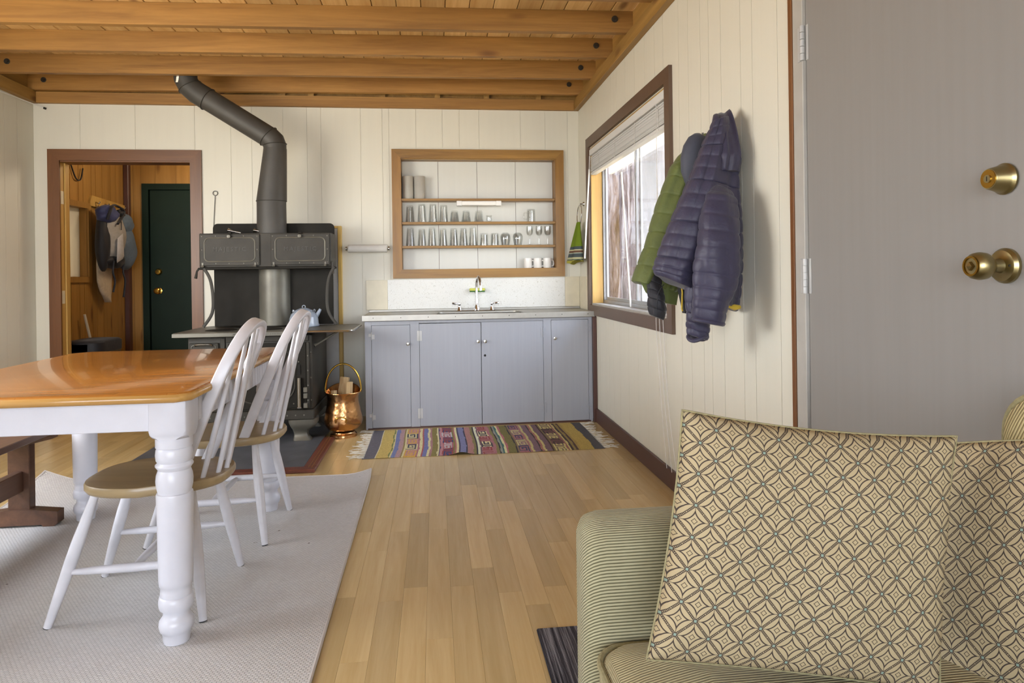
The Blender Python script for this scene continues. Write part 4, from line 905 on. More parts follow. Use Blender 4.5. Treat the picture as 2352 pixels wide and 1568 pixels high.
def woven_rug():
    t = thing('area_rug', 'large pale grey woven rug under the dining table with one curled corner', 'rug', (-1.25, 2.9, 0))
    c = [(-2.12, -.6), (-.338, -.6), (-.372, 3.885), (-2.14, 3.93)]; N, Mv = 40, 90; vs = []; m = MB()
    for j in range(Mv + 1):
        for i in range(N + 1):
            u, v = i / N, j / Mv
            x = (c[0][0] * (1 - u) + c[1][0] * u) * (1 - v) + (c[3][0] * (1 - u) + c[2][0] * u) * v; y = (c[0][1] * (1 - u) + c[1][1] * u) * (1 - v) + (c[3][1] * (1 - u) + c[2][1] * u) * v
            d = max(0, .36 - sqrt((x - c[3][0]) ** 2 + (y - c[3][1]) ** 2)); d2 = max(0, .16 - sqrt((x - c[2][0]) ** 2 + (y - c[2][1]) ** 2))
            vs.append((x + .05 * (d / .36) ** 2, y - .05 * (d / .36) ** 2, .0085 + .10 * (d / .36) ** 1.6 + .03 * (d2 / .16) ** 2))
    m.add(vs, [(j * (N + 1) + i, j * (N + 1) + i + 1, (j + 1) * (N + 1) + i + 1, (j + 1) * (N + 1) + i) for j in range(Mv) for i in range(N)])
    bmesh.ops.recalc_face_normals(m.bm, faces=m.bm.faces); bmesh.ops.solidify(m.bm, geom=m.bm.faces[:], thickness=.007 if m.bm.faces[:][0].normal.z > 0 else -.007)
    edge = [Vector(vs[j * (N + 1) + N]) for j in range(Mv + 1)] + [Vector(vs[Mv * (N + 1) + N - i]) for i in range(1, N + 1)] + [Vector(vs[j * (N + 1)]) for j in range(Mv - 1, -1, -1)]
    m.build('woven_field', M_rug, t)
    MB().tube([p + Vector((0, 0, -.002)) for p in edge], .0055, 6).build('edge_binding', M_binding, t)
woven_rug()
t = thing('door_mat', 'dark grey striped door mat on the floor behind the sofa arm', 'mat', (.7, 1.9, 0))
MB().box(.303, 1.14, 1.50, 2.10, .0005, .010, .004).build('pile', M_matw, t)

# ------------------------------------------------------------------ dining table
RUGZ = .009
tb = thing('dining_table', 'farmhouse dining table with orange wood top and white turned legs', 'table', (-1.215, 2.77, RUGZ))
tx0, tx1, ty0, ty1 = -1.70, -.731, 2.10, 3.44
tp = [(tx0 + .06, ty0), (tx1 - .035, ty0), (tx1, ty0 + .035), (tx1, ty1 - .035), (tx1 - .035, ty1), (tx0 + .06, ty1), (tx0, ty1 - .06), (tx0, ty0 + .06)]
def inset(poly, d):
    cx = sum(p[0] for p in poly) / len(poly); cy = sum(p[1] for p in poly) / len(poly)
    return [(p[0] + (d if p[0] < cx else -d), p[1] + (d if p[1] < cy else -d)) for p in poly]
m = MB().loft([[(x, y, z) for x, y in inset(tp, d)] for d, z in ((.010, .7545), (.003, .757), (0, .764), (0, .771), (.0025, .777), (.006, .7795))], True, False); m.build('edge_moulding', M_tabedge, tb, 50)
MB().loft([[(x, y, z) for x, y in inset(tp, d)] for d, z in ((.0062, .7790), (.0075, .7815), (.012, .7835))]).build('tabletop', M_tabtop, tb, 50)
lxs, lys = (-1.637, -.806), (2.188, 3.365)
for nm, a in (('apron', (lxs[0] + .05, lxs[1] - .05, lys[0] - .042, lys[0] - .02)), ('apron', (lxs[0] + .05, lxs[1] - .05, lys[1] + .02, lys[1] + .042)),):
    MB().box(a[0], a[1], a[2], a[3], .665, .754, .0015).build(nm, M_white, tb)
for x0 in (lxs[0] - .042, lxs[1] + .020):
    y = lys[0] + .055; m = MB()
    while y < lys[1] - .056:
        m.box(x0, x0 + .022, y + .001, min(y + .0405, lys[1] - .055) - .001, .665, .754, .003); y += .0405
    m.box(x0 + .005, x0 + .017, lys[0] + .055, lys[1] - .055, .665, .754); m.build('apron', M_white, tb)
LP = [(0, .0), (.037, .0), (.039, .012), (.0405, .028), (.043, .033), (.047, .038), (.0505, .052), (.049, .066), (.044, .074), (.038, .082), (.0375, .095), (.0395, .102), (.047, .104), (.0495, .112), (.0505, .128), (.048, .140), (.0445, .143), (.0455, .148), (.0445, .160), (.0435, .172), (.0475, .176),
      (.0490, .19), (.0515, .40), (.0528, .452), (.0515, .458), (.0475, .460), (.049, .466), (.052, .480), (.0532, .497), (.0515, .514), (.0475, .526), (.046, .530), (.049, .535), (.054, .542), (.054, .546), (.0485, .551), (.0475, .554), (.0515, .560), (.0532, .575), (.0515, .592), (.0485, .598), (.0525, .600), (.0525, .634), (.048, .636)]
lg0 = None
for lx in lxs:
    for ly in lys:
        m = MB().lathe(LP, (0, 0, 0), 36)
        hw = .0545
        oc = lambda q, z: [(p[0], p[1], z) for p in [(-hw + q, -hw), (hw - q, -hw), (hw, -hw + q), (hw, hw - q), (hw - q, hw), (-hw + q, hw), (-hw, hw - q), (-hw, -hw + q)]]
        m.loft([oc(.03, .630), oc(.012, .642), oc(.004, .655), oc(.003, .7535)])
        if lg0 is None:
            bmesh.ops.transform(m.bm, matrix=Matrix.Translation((lx - tb.location.x, ly - tb.location.y, 0)), verts=m.bm.verts); lg0 = m.build('leg', M_white, tb, 50, local=True); base = (lx, ly)
        else:
            m.bm.free(); o = lg0.copy(); COL.objects.link(o); o.parent = tb; o.location = (lx - base[0], ly - base[1], 0)
# trestle bench on the far side of the table
bn = thing('trestle_bench', 'dark pine trestle bench on the left side of the table', 'bench', (-1.885, 2.75, RUGZ))
for py in (3.315, 2.05):
    MB().box(-1.936, -1.842, py - .018, py + .028, .058, .40, .003).build('post', M_bench, bn)
    MB().prism([(-2.05, .0095), (-1.99, .0095), (-1.985, .018), (-1.79, .018), (-1.78, .0095), (-1.735, .0095), (-1.72, .022), (-1.72, .075), (-1.835, .088), (-1.94, .088), (-2.05, .075)], 'y', py - .03, py + .026).build('foot', M_bench, bn)
    MB().prism([(-2.03, .425), (-1.74, .425), (-1.742, .405), (-1.83, .385), (-1.94, .385), (-2.028, .405)], 'y', py - .03, py + .026).build('bearer', M_bench, bn)
MB().box(-1.908, -1.868, 1.95, 3.297, .17, .262, .003).build('stretcher', M_bench, bn)
for a in ((-2.035, -1.888), (-1.884, -1.737)): MB().box(*a, 1.85, 3.42, .4265, .455, .003).build('seat_plank', M_bench, bn)

# ------------------------------------------------------------------ windsor chairs (front towards -x)
def windsor():
    t = thing('windsor_chair', 'white spindle-back chair with natural wood seat nearest the camera', 'chair', (-.975, 2.51, RUGZ), group='white windsor chairs at the table')
    def L(m, nm, mat, ang=50): return m.build(nm, mat, t, ang, local=True)
    N = 48
    def seat_ring(s, z):
        out = []
        for k in range(N):
            a = 2 * pi * k / N; cx, sy = cos(a), sin(a)
            wy = .205 if cx < 0 else .19
            x = (.238 if cx > 0 else .225) * math.copysign(abs(cx) ** .85, cx); y = wy * math.copysign(abs(sy) ** .72, sy)
            out.append((x * s + .008, y * s, z))
        return out
    L(MB().loft([seat_ring(.90, .402), seat_ring(.97, .407), seat_ring(1, .417), seat_ring(1, .431), seat_ring(.985, .438), seat_ring(.93, .440), seat_ring(.6, .434), seat_ring(.2, .432)]), 'seat', M_seat)
    tops = {(-1, -1): (-.145, -.145), (-1, 1): (-.145, .145), (1, -1): (.15, -.125), (1, 1): (.15, .125)}
    feet = {(-1, -1): (-.275, -.19), (-1, 1): (-.275, .19), (1, -1): (.212, -.215), (1, 1): (.212, .215)}
    def lp(k, z): q = 1 - z / .41; a, b = tops[k], feet[k]; return Vector((a[0] + (b[0] - a[0]) * q, a[1] + (b[1] - a[1]) * q, z))
    for k in tops:
        L(MB().tube([lp(k, z) for z in (.408, .33, .26, .2, .1, .002)], [.0125, .0165, .0195, .0195, .0165, .0125], 16), 'leg', M_whitew)
        L(MB().tube([lp(k, .0), lp(k, .0015)], .0128, 12), 'foot_glide', M_dark)
    mids = []
    for sy in (-1, 1):
        a, b = lp((-1, sy), .168), lp((1, sy), .178); mids.append((a + b) / 2)
        L(MB().tube([a, a.lerp(b, .18), (a + b) / 2, a.lerp(b, .82), b], [.008, .0125, .0145, .0125, .008], 14), 'stretcher', M_whitew)
    a, b = mids; L(MB().tube([a, a.lerp(b, .2), (a + b) / 2, a.lerp(b, .8), b], [.008, .0125, .0145, .0125, .008], 14), 'stretcher', M_whitew)
    def lean(z): return .115 + (z - .437) * .42 + .006 * max(0, (z - .437) / .53) ** 2
    hp = cat([(0, -.152, .425), (0, -.170, .56), (0, -.183, .70), (0, -.178, .81), (0, -.145, .89), (0, -.085, .94), (0, 0, .957), (0, .085, .94), (0, .145, .89), (0, .178, .81), (0, .183, .70), (0, .168, .56), (0, .150, .425)], 5)
    hp = [Vector((lean(p.z), p.y, p.z)) for p in hp]
    rings = []
    for i, p in enumerate(hp):
        tg = (hp[min(i + 1, len(hp) - 1)] - hp[max(i - 1, 0)]).normalized(); nb = Vector((1, 0, -.38)).normalized(); nb = (nb - tg * nb.dot(tg)).normalized(); ib = tg.cross(nb)
        hw, ht_ = .0195, .0115; rings.append([p + nb * q[0] + ib * q[1] for q in rrect(-hw, hw, -ht_, ht_, .005, 2)])
    L(MB().loft(rings), 'hoop', M_whitew)
    for k in range(5):
        s_ = (k - 2) / 2; y0 = s_ * .112; x0 = .226 - .045 * s_ * s_; y1 = s_ * .128; z1 = .945 - .075 * s_ * s_
        p0, p1 = Vector((x0, y0, .43)), Vector((lean(z1), y1, z1))
        L(MB().tube([p0, p0.lerp(p1, .35), p0.lerp(p1, .6), p1], [.0082, .0100, .0092, .0065], 12), 'spindle', M_whitew)
    return t
ch = windsor()
c2 = dup(ch, (-.925, 3.135, RUGZ), 'white spindle-back chair with natural wood seat nearer the stove', (0, 0, radians(-1.5)))

# ------------------------------------------------------------------ sofa and cushions
sf = thing('sofa', 'pale green corduroy sofa with low padded arm against the right wall', 'sofa', (.75, .6, 0))
def rb_loft(x0, x1, y0, y1, z0, z1, r, seg=4):
    m = MB(); m.box(x0, x1, y0, y1, z0, z1, r, seg); return m
rb_loft(.29, 1.10, 1.318, 1.445, .06, .618, .045, 5).build('arm', M_cordz, sf, 60)
rb_loft(.29, 1.10, -.9, -.77, .06, .618, .045, 5).build('arm', M_cordz, sf, 60)
rb_loft(.33, 1.10, -.765, 1.315, .06, .26, .02, 3).build('base_rail', M_cordz, sf, 60)
rb_loft(1.102, 1.2, -.9, 1.445, .06, .66, .03, 4).build('back_frame', M_cordx, sf, 60)
def cushion(name, x0, x1, y0, y1, z0, z1, r, crown, mat, pipe=True):
    m = MB(); nx_, ny_ = 22, 26
    def ringat(z, ins): return [(p[0], p[1], z) for p in rrect(x0 + ins, x1 - ins, y0 + ins, y1 - ins, max(r - ins * .5, .008), 6)]
    rr0 = [ringat(z0, .02), ringat(z0 + .01, .006), ringat(z0 + .025, 0), ringat(z1 - .025, 0), ringat(z1 - .008, .004)]
    for q in (.02, .06, .11, .17): rr0.append([(x, y, z1 + crown * min(1, q / .17) ** .6) for x, y, z in ringat(0, q)])
    m.loft(rr0); o = m.build(name, mat, sf, 60)
    if pipe:
        for z in (z1 - .006, z0 + .012): MB().tube([(p[0], p[1], z) for p in rrect(x0 + .001, x1 - .001, y0 + .001, y1 - .001, r, 6)], .0065, 8, True).build('piping', M_cordp, o)
cushion('seat_cushion', .30, 1.09, .30, 1.312, .262, .385, .07, .03, M_cordy)
cushion('seat_cushion', .30, 1.09, -.76, .295, .262, .385, .07, .03, M_cordy)
m = MB()     # upright back cushions with rounded piped corners
for y0, y1 in ((.25, 1.20), (-.75, .245)):
    rings = []
    for x, ins in ((1.198, .02), (1.19, .004), (1.178, 0), (1.110, 0), (1.095, .006), (1.085, .03), (1.078, .09), (1.074, .16)):
        rings.append([(x, p[0], p[1]) for p in rrect(y0 + ins, y1 - ins, .62 + ins, .885 - ins, max(.085 - ins * .4, .01), 7)])
    bc = MB().loft(rings).build('back_cushion', M_cordx, sf, 60)
    MB().tube([(1.106, p[0], p[1]) for p in rrect(y0 - .001, y1 + .001, .619, .886, .086, 7)], .0065, 8, True).build('piping', M_cordp, bc)
    MB().tube([(1.184, p[0], p[1]) for p in rrect(y0 - .001, y1 + .001, .619, .886, .086, 7)], .0065, 8, True).build('piping', M_cordp, bc)
for x in (.36, 1.12):
    for y in (-.84, 1.36): MB().lathe([(0, .0105), (.022, .0105), (.028, .061), (0, .061)], (x, y, 0), 12).build('foot', M_bench, sf)

def pillow(label, loc, W, H, T, right, upv, seed, sag=.04):
    """square throw pillow; right/up give the plane, thickness along their cross product"""
    t = thing('throw_pillow', label, 'pillow', loc, group=None)
    R_ = Vector(right).normalized(); U_ = Vector(upv).normalized(); Nn = R_.cross(U_).normalized(); n = 44; rp_ = random.Random(seed)
    bm = bmesh.new(); uvl = bm.loops.layers.uv.new('UVMap'); ph = [rp_.uniform(0, 6) for _ in range(8)]
    def P(i, j, side):
        u, v = -1 + 2 * i / n, -1 + 2 * j / n
        x = W / 2 * u * (1 - .04 * (1 - v * v) ** 1.0); y = H / 2 * v * (1 - .035 * (1 - u * u)) - sag * (v + 1) / 2 * (1 - u * u) * .5
        e = max(0, (1 - u * u) * (1 - v * v)); th = T / 2 * e ** .42
        wr = .006 * sin(5 * u + 3 * v + ph[0]) * sin(4 * v - 2 * u + ph[1]) + .010 * max(0, sin(9 * (u - v) + ph[2])) * max(0, abs(u) - .55) * max(0, abs(v) - .4) * 6
        z = (th + wr * e ** .3) if side else -(th + wr * e ** .3) * .9
        return R_ * x + U_ * y + Nn * z
    grid = {}
    for side in (1, 0):
        for i in range(n + 1):
            for j in range(n + 1):
                edge_ = i in (0, n) or j in (0, n)
                if edge_ and not side: grid[(i, j, 0)] = grid[(i, j, 1)]
                else: grid[(i, j, side)] = bm.verts.new(P(i, j, side))
        for i in range(n):
            for j in range(n):
                q = [(i, j), (i + 1, j), (i + 1, j + 1), (i, j + 1)]
                if not side: q = q[::-1]
                fc = bm.faces.new([grid[(a, b, side)] for a, b in q])
                for lp_, (a, b) in zip(fc.loops, q):
                    lp_[uvl].uv = ((a / n - .5) * W * 1.0 + (3 if not side else 0), (b / n - .5) * H)
    m = MB(); m.bm.free(); m.bm = bm; o = m.build('cover', M_pat, t, 80, local=True)
    ed = [(i, 0) for i in range(n)] + [(n, j) for j in range(n)] + [(n - i, n) for i in range(n)] + [(0, n - j) for j in range(n)]
    MB().tube([P(a, b, 1) for a, b in ed], .0022, 6, True).build('seam', M_cordp, t, local=True)
    return t
pillow('large patterned throw pillow leaning on the sofa arm, in front of the other pillow', (.650, 1.135, .632), .497, .434, .15, (.473, -.08, -.048), (.095, .07, .404), 3, .012)
pillow('patterned throw pillow at the right edge, behind the larger front pillow', (1.04, 1.0, .618), .50, .42, .12, (.40, -.80, .19), (.18, .10, .9), 8, -.03)

# ------------------------------------------------------------------ jackets on the wall
def puff(t_, s_, rows, cols, amp):
    a = abs(sin(pi * rows * t_)) ** .25; b = abs(sin(pi * cols * s_)) ** .2
    return amp * (a * .65 + .35 * a * b)
def shell(left, right, front, back, rows, cols, amp, seed, NT_=220, NS=140, fold=.012):
    """closed quilted garment body: rows run from left edge to right edge, bulging front (-y) and back (+y)"""
    rs = random.Random(seed); ph = [rs.uniform(0, 6) for _ in range(12)]; rings = []
    for k in range(NT_ + 1):
        q = k / NT_; A, B = interp(left, q), interp(right, q); fr, bk_ = interp(front, q), interp(back, q); C = (A + B) / 2; ax = (B - A) / 2; rg_ = []
        for j in range(NS):
            a = 2 * pi * j / NS; cx, sy = cos(a), sin(a); d = fr if sy > 0 else bk_
            sx = math.copysign(abs(cx) ** .8, cx); yy = -d * math.copysign(abs(sy) ** .8, sy)
            fd = fold * (.3 + q) * (sin(3.2 * cx * 2 + ph[0] + 1.7 * q) * .6 + .5 * sin(7 * cx + ph[1] - 4 * q) + .35 * sin(13 * cx + 9 * q + ph[2]) * sin(6 * q + ph[3]))
            p = C + ax * sx + Vector((0, yy, 0)); nrm = Vector((sx * .5, -sy, 0)).normalized()
            p += nrm * (puff(q, j / NS, rows, cols, amp) + fd * abs(sy) ** .7 - amp * .4)
            if p.x > XR - .004: p.x = XR - .004
            rg_.append(p)
        rings.append(rg_)
    return rings
def sleeve(pts, radii, rows, amp, seed, cols=5, NT_=140, NS=70, ell=.85):
    rs = random.Random(seed); ph = [rs.uniform(0, 6) for _ in range(6)]; rings = []
    for k in range(NT_ + 1):
        q = k / NT_; C = interp(pts, q); r = interp(radii, q); rg_ = []
        for j in range(NS):
            a = 2 * pi * j / NS; w_ = 1 + .05 * sin(3 * a + ph[0] + 5 * q) + .035 * sin(5 * a - 9 * q + ph[1]) + .03 * sin(17 * q + 2 * a + ph[2]); rr2 = r * w_ + puff(q, j / NS, rows, cols, amp) - amp * .5
            p = Vector((C.x + rr2 * cos(a), C.y + rr2 * ell * sin(a), C.z + .02 * cos(a) * (q - .5) * 0 - .012 * cos(a)))
            if p.x > XR - .004: p.x = XR - .004
            rg_.append(p)
        rings.append(rg_)
    return rings
# navy jacket (in front)
NL = [(1.082, 2.5, 1.709), (1.064, 2.5, 1.668), (1.042, 2.5, 1.626), (1.024, 2.5, 1.581), (1.0, 2.5, 1.525), (.974, 2.5, 1.466), (.943, 2.5, 1.399), (.911, 2.5, 1.333), (.884, 2.5, 1.274), (.858, 2.5, 1.216), (.84, 2.5, 1.166), (.831, 2.5, 1.136), (.842, 2.5, 1.111)]
NR = [(1.19, 2.606, 1.745), (1.19, 2.575, 1.693), (1.19, 2.561, 1.631), (1.19, 2.56, 1.561), (1.19, 2.562, 1.493), (1.19, 2.552, 1.422), (1.19, 2.539, 1.352), (1.19, 2.529, 1.283), (1.19, 2.524, 1.214), (1.19, 2.522, 1.154), (1.19, 2.532, 1.086), (1.19, 2.545, 1.026), (1.19, 2.566, .964)]
nj = thing('navy_jacket', 'quilted navy blue puffer jacket hanging from a hook on the right wall', 'jacket', (1.19, 2.6, 1.72))
MB().loft(shell(NL, NR, [.05, .055, .06, .07, .08, .085, .09, .09, .09, .09, .09, .09, .085], [.02, .03, .035, .04, .045, .05, .055, .055, .055, .055, .055, .055, .055], 15, 14, .0075, 11)).build('body', M_navy, nj, 80)
SP = [(1.085, 2.44, 1.44), (1.06, 2.40, 1.40), (1.041, 2.375, 1.32), (1.031, 2.36, 1.225), (1.024, 2.36, 1.145), (1.013, 2.36, 1.066), (.998, 2.36, 1.003), (.990, 2.36, .945)]
MB().loft(sleeve(SP, [.03, .055, .067, .076, .078, .072, .063, .055], 11, .0075, 21)).build('sleeve', M_navy, nj, 80)
MB().tube([(.990 + .052 * cos(a), 2.36 + .042 * sin(a), .942 - .010 * cos(a)) for a in (2 * pi * k / 28 for k in range(28))], .009, 8, True).build('cuff', M_navy, nj)
MB().loft(sleeve([(.983, 2.47, 1.12), (.987, 2.47, .999), (.994, 2.47, .925), (.992, 2.47, .874)], [.035, .042, .043, .037], 6, .006, 31)).build('sleeve', M_navy, nj, 80)
MB().tube([(.992 + .036 * cos(a), 2.47 + .03 * sin(a), .872 - .008 * sin(2 * a)) for a in (2 * pi * k / 28 for k in range(28))], .008, 8, True).build('cuff', M_navy, nj)
rings = []
for k in range(26):         # gathered collar hanging from the hook in soft pleats
    q = k / 25; z = 1.752 - .245 * q; cx = 1.140 - .028 * q ** .7; cy = 2.565 - .085 * q ** .6; rx = .034 + .036 * q ** .7 - .03 * max(0, q - .8) * 5 * .5; ry = .020 + .048 * q ** .7 - .05 * max(0, q - .75) * 2.4
    rings.append([(min(cx + rx * cos(a) * (1 + .10 * sin(6 * a + 1.2 * q) * (.4 + q)), XR - .004), cy + ry * sin(a) * (1 + .22 * sin(7 * a + 2 * q + .6) * (1 - .5 * q) + .08 * sin(13 * a)), z - .006 * sin(3 * a) * (1 - q) + .012 * cos(a) * (1 - q)) for a in (2 * pi * n_ / 64 for n_ in range(64))])
MB().loft(rings).build('collar', M_navy, nj, 80)
MB().loft([[(.945 + .02 * q, 2.452, 1.095 - .03 * q), (.955 + .02 * q, 2.452, 1.088 - .035 * q), (.955 + .02 * q, 2.458, 1.088 - .035 * q), (.945 + .02 * q, 2.458, 1.095 - .03 * q)] for q in (0, .6, 1.2)]).build('lining', M_yel, nj)
MB().tube([(1.115, 2.485, .993), (1.15, 2.49, .985), (1.175, 2.50, .985)], [.006, .012, .008], 8).build('lining', M_yel, nj)
# olive jacket (behind)
GL = [(1.185, 2.86, 1.715), (1.14, 2.86, 1.70), (1.097, 2.8, 1.67), (1.053, 2.8, 1.625), (1.02, 2.8, 1.58), (.989, 2.8, 1.505), (.953, 2.8, 1.414), (.923, 2.8, 1.321), (.901, 2.8, 1.247), (.869, 2.8, 1.169), (.838, 2.8, 1.089)]
GR = [(1.195, 2.86, 1.735), (1.195, 2.86, 1.69), (1.195, 2.86, 1.63), (1.195, 2.86, 1.57), (1.195, 2.86, 1.5), (1.19, 2.86, 1.43), (1.18, 2.84, 1.35), (1.16, 2.84, 1.27), (1.13, 2.83, 1.19), (1.10, 2.82, 1.11), (1.04, 2.80, 1.03)]
gj = thing('olive_jacket', 'olive green quilted jacket hanging behind the navy jacket beside the window', 'jacket', (1.19, 2.86, 1.70))
MB().loft(shell(GL, GR, [.02, .04, .06, .08, .09, .09, .09, .09, .09, .09, .085], [.02, .04, .06, .07, .08, .08, .08, .08, .08, .08, .08], 11, 9, .005, 17, fold=.012)).build('body', M_grn, gj, 80)
MB().loft([[(1.088 + rx * cos(a) + .05 * (z - 1.58), 2.70 + ry * sin(a), z) for a in (2 * pi * k / 28 for k in range(28))] for z, rx, ry in ((1.45, .02, .01), (1.49, .042, .028), (1.54, .062, .045), (1.60, .066, .05), (1.65, .056, .045), (1.685, .036, .03), (1.70, .012, .01))]).build('hood', M_hood, gj, 80)
MB().loft(sleeve([(.925, 2.735, 1.12), (.914, 2.73, 1.07), (.915, 2.72, 1.03), (.920, 2.72, .98), (.917, 2.72, .937)], [.02, .03, .034, .038, .030], 5, .005, 41)).build('liner_sleeve', M_blk, gj, 80)
m = MB().loft([[(.862, 2.76, 1.085), (.97, 2.71, 1.07), (1.03, 2.74, 1.08), (.97, 2.82, 1.08)], [(.885, 2.765, 1.04), (.96, 2.72, 1.02), (1.02, 2.745, 1.03), (.97, 2.82, 1.03)], [(.93, 2.765, 1.01), (.965, 2.725, .995), (1.012, 2.745, .985), (.98, 2.80, .99)]]); bmesh.ops.subdivide_edges(m.bm, edges=m.bm.edges[:], cuts=2, use_grid_fill=True, smooth=.4); m.build('hem_flap', M_grn, gj, 80)
MB().loft([[(.99 + p, 2.66 + q, 1.11), (1.05 + p, 2.66 + q, 1.09)][0:2] + [(1.05 + p, 2.70 + q, 1.09), (.99 + p, 2.70 + q, 1.11)] for p, q in ((0, 0),)] + [[(1.005, 2.665, 1.03), (1.06, 2.665, 1.02), (1.06, 2.70, 1.02), (1.005, 2.70, 1.03)], [(1.02, 2.67, .955), (1.065, 2.67, .945), (1.065, 2.70, .945), (1.02, 2.70, .955)]]).build('dark_lining', M_blk, gj)
MB().tube([(1.000, 2.655, 1.10), (1.003, 2.652, 1.04), (1.001, 2.655, .975), (1.004, 2.655, .965)], .0035, 6).build('zip', M_yel, gj)
MB().tube(cat([(.935, 2.68, 1.075), (.91, 2.675, 1.04), (.902, 2.675, .99), (.899, 2.675, .955)], 4), .0018, 5).build('drawcord', M_blk, gj)
for nm, y, z in (('first', 2.62, 1.735), ('second', 2.88, 1.72)):
    t = thing('coat_hook', 'small metal coat hook on the right wall holding the %s jacket' % ('navy' if nm == 'first' else 'olive'), 'hook', (XR, y, z))
    MB().tube([(XR - .001, y, z + .012), (XR - .012, y, z + .008), (XR - .022, y, z + .012), (XR - .024, y, z + .022)], [.006, .004, .004, .005], 8).build('hook_arm', M_rod, t)

# ------------------------------------------------------------------ entry room things
t = thing('peg_rail', 'wooden coat rail with metal hooks on the panelled entry wall', 'coat rail', (XL, 6.77, 1.82))
MB().prism([(6.36, 1.83), (6.39, 1.885), (7.03, 1.86), (7.03, 1.775), (6.36, 1.79)], 'x', XL + .0005, XL + .02).build('rail_board', M_wjamb, t)
for y in (6.45, 6.62, 6.82, 6.96): MB().tube([(XL + .021, y, 1.83), (XL + .05, y, 1.815), (XL + .06, y, 1.835)], .006, 8).tube([(XL + .021, y, 1.80), (XL + .04, y, 1.785), (XL + .046, y, 1.80)], .005, 8).build('hook', M_nick, t)
def blob(mb, c, r, seed=0, w_=.08):
    rs = random.Random(seed); ph = [rs.uniform(0, 6) for _ in range(6)]; rings = []
    for i in range(1, 18):
        th = pi * i / 18; rings.append([(c[0] + r[0] * sin(th) * cos(a) * (1 + w_ * sin(3 * a + 4 * th + ph[0]) + w_ * .6 * sin(7 * a - 5 * th + ph[1])), c[1] + r[1] * sin(th) * sin(a) * (1 + w_ * sin(2 * a + 5 * th + ph[2])), c[2] + r[2] * cos(th)) for a in (2 * pi * k / 24 for k in range(24))])
    return mb.loft(rings)
bx_ = -2.90
t = thing('backpack', 'grey and navy hiking backpack hanging from the entry coat rail', 'backpack', (-2.97, 6.5, 1.8))
blob(MB(), (bx_, 6.50, 1.52), (.085, .17, .25), 1).build('main_bag', M_pack1, t, 80)
blob(MB(), (bx_ + .005, 6.385, 1.715), (.085, .115, .085), 2, .12).build('lid_pocket', M_pack2, t, 80)
MB().tube(cat([(bx_ + .05, 6.29, 1.66), (bx_ + .08, 6.30, 1.76), (bx_ + .06, 6.42, 1.80), (bx_ + .085, 6.53, 1.76), (bx_ + .085, 6.50, 1.70), (bx_ + .09, 6.40, 1.63)], 5), .014, 8, ell=.6).build('strap', M_pack4, t)
blob(MB(), (bx_ + .055, 6.54, 1.74), (.035, .06, .035), 9, .15).build('grab_handle', M_pack4, t, 80)
MB().box(bx_ + .084, bx_ + .09, 6.47, 6.475, 1.58, 1.66).build('zip', M_pack4, t)
blob(MB(), (bx_ - .02, 6.36, 1.47), (.06, .07, .27), 3, .04).build('side_panel', M_pack4, t, 80)
MB().loft([[(bx_ + .085, 6.40 - .02 * q, 1.50 - .20 * q), (bx_ + .11, 6.45 + .02 * q, 1.55 - .20 * q), (bx_ + .09, 6.47 + .02 * q, 1.52 - .2 * q), (bx_ + .07, 6.42, 1.48 - .2 * q)] for q in (0, .5, 1)]).build('reflective_flap', M_packw, t, 80)
blob(MB(), (bx_, 6.50, 1.30), (.08, .16, .07), 4).build('base_panel', M_pack4, t, 80)
for y, z in ((6.36, 1.02), (6.56, .97)): MB().tube(cat([(bx_ + .06, y + .02, 1.30), (bx_ + .06, y, 1.2), (bx_ + .07, y + .015, 1.12), (bx_ + .06, y, z)], 4), .009, 6, ell=.4).build('strap', M_pack4, t)
t = thing('stuff_sack', 'slate blue rumpled bag hanging right of the hiking backpack', 'bag', (-2.97, 6.8, 1.8))
blob(MB(), (-2.93, 6.80, 1.66), (.07, .13, .10), 5).build('top_flap', M_pack3, t, 80); blob(MB(), (-2.93, 6.82, 1.43), (.08, .155, .21), 6).build('bag_body', M_pack3, t, 80)
t = thing('canvas_bag', 'cream canvas bag with pointed end hanging below the hiking backpack', 'bag', (-2.98, 6.5, 1.3))
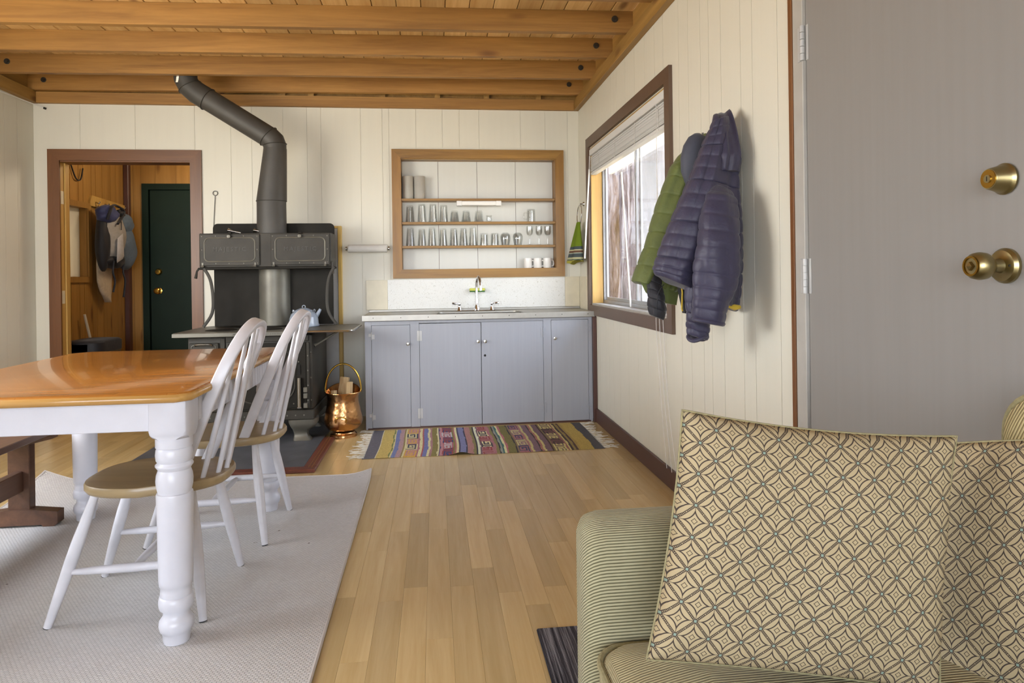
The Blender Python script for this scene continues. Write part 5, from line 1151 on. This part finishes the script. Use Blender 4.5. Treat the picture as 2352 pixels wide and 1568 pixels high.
MB().loft([[(-2.975 + .03 * cos(a), y + w_ * sin(a), z) for a in (2 * pi * k / 20 for k in range(20))] for z, y, w_ in ((1.36, 6.50, .13), (1.25, 6.50, .135), (1.12, 6.50, .13), (1.03, 6.52, .10), (.97, 6.545, .05), (.925, 6.56, .012))]).build('bag_body', M_canvas, t, 80)
t = thing('trash_can', 'stainless trash can with black rim in the entry room', 'trash can', (-2.86, 6.0, 0))
def oct_(z, s): return [(p[0], p[1], z) for p in rrect(-2.98 + s, -2.68 - s, 5.76 + s, 6.20 - s, .09, 6)]
MB().loft([oct_(.001, .02), oct_(.03, .006), oct_(.54, 0)]).build('steel_body', M_steel, t, 50); MB().loft([oct_(.541, -.006), oct_(.62, -.006), oct_(.635, .01), oct_(.64, .05)]).build('lid', M_pack4, t, 50)
MB().loft([[(p[0], p[1], z) for p in rrect(-2.984, -2.676, 5.754, 6.1, .095, 6)] for z in (.552, .612)]).build('steel_band', M_steel, t, 50)
t = thing('broom', 'pale wooden broom handle leaning behind the trash can', 'broom', (-2.99, 6.3, 0))
MB().tube([(-2.93, 6.36, .12), (-2.99, 6.17, .835)], .011, 10).build('handle', M_cream, t)
MB().box(-2.99, -2.85, 6.33, 6.39, .01, .12, .01).build('bristle_head', M_pack4, t)
t = thing('wall_lead', 'black looped cable hanging at the top of the entry wall', 'cable', (-2.99, 6.1, 2.1))
MB().tube(cat([(-3.03, 6.05, 2.13), (-3.02, 6.12, 2.0), (-3.02, 6.2, 2.0), (-3.02, 6.24, 2.1)], 6), .006, 6).build('cord', M_pack4, t)

t = thing('thin_cable', 'thin cable sagging along the ceiling ledger at the left wall', 'cable', (XL, 5.2, 2.47))
MB().tube(cat([(XL + .006, 4.2, 2.478), (XL + .010, 4.7, 2.455), (XL + .012, 5.1, 2.468), (XL + .03, 5.45, 2.472), (XL + .085, 5.535, 2.452)], 6), .004, 6).build('cable_sheath', M_plast, t)
MB().tube([(XL + .085, 5.535, 2.452), (XL + .10, 5.54, 2.446)], .008, 8).build('cable_end', M_dark, t)
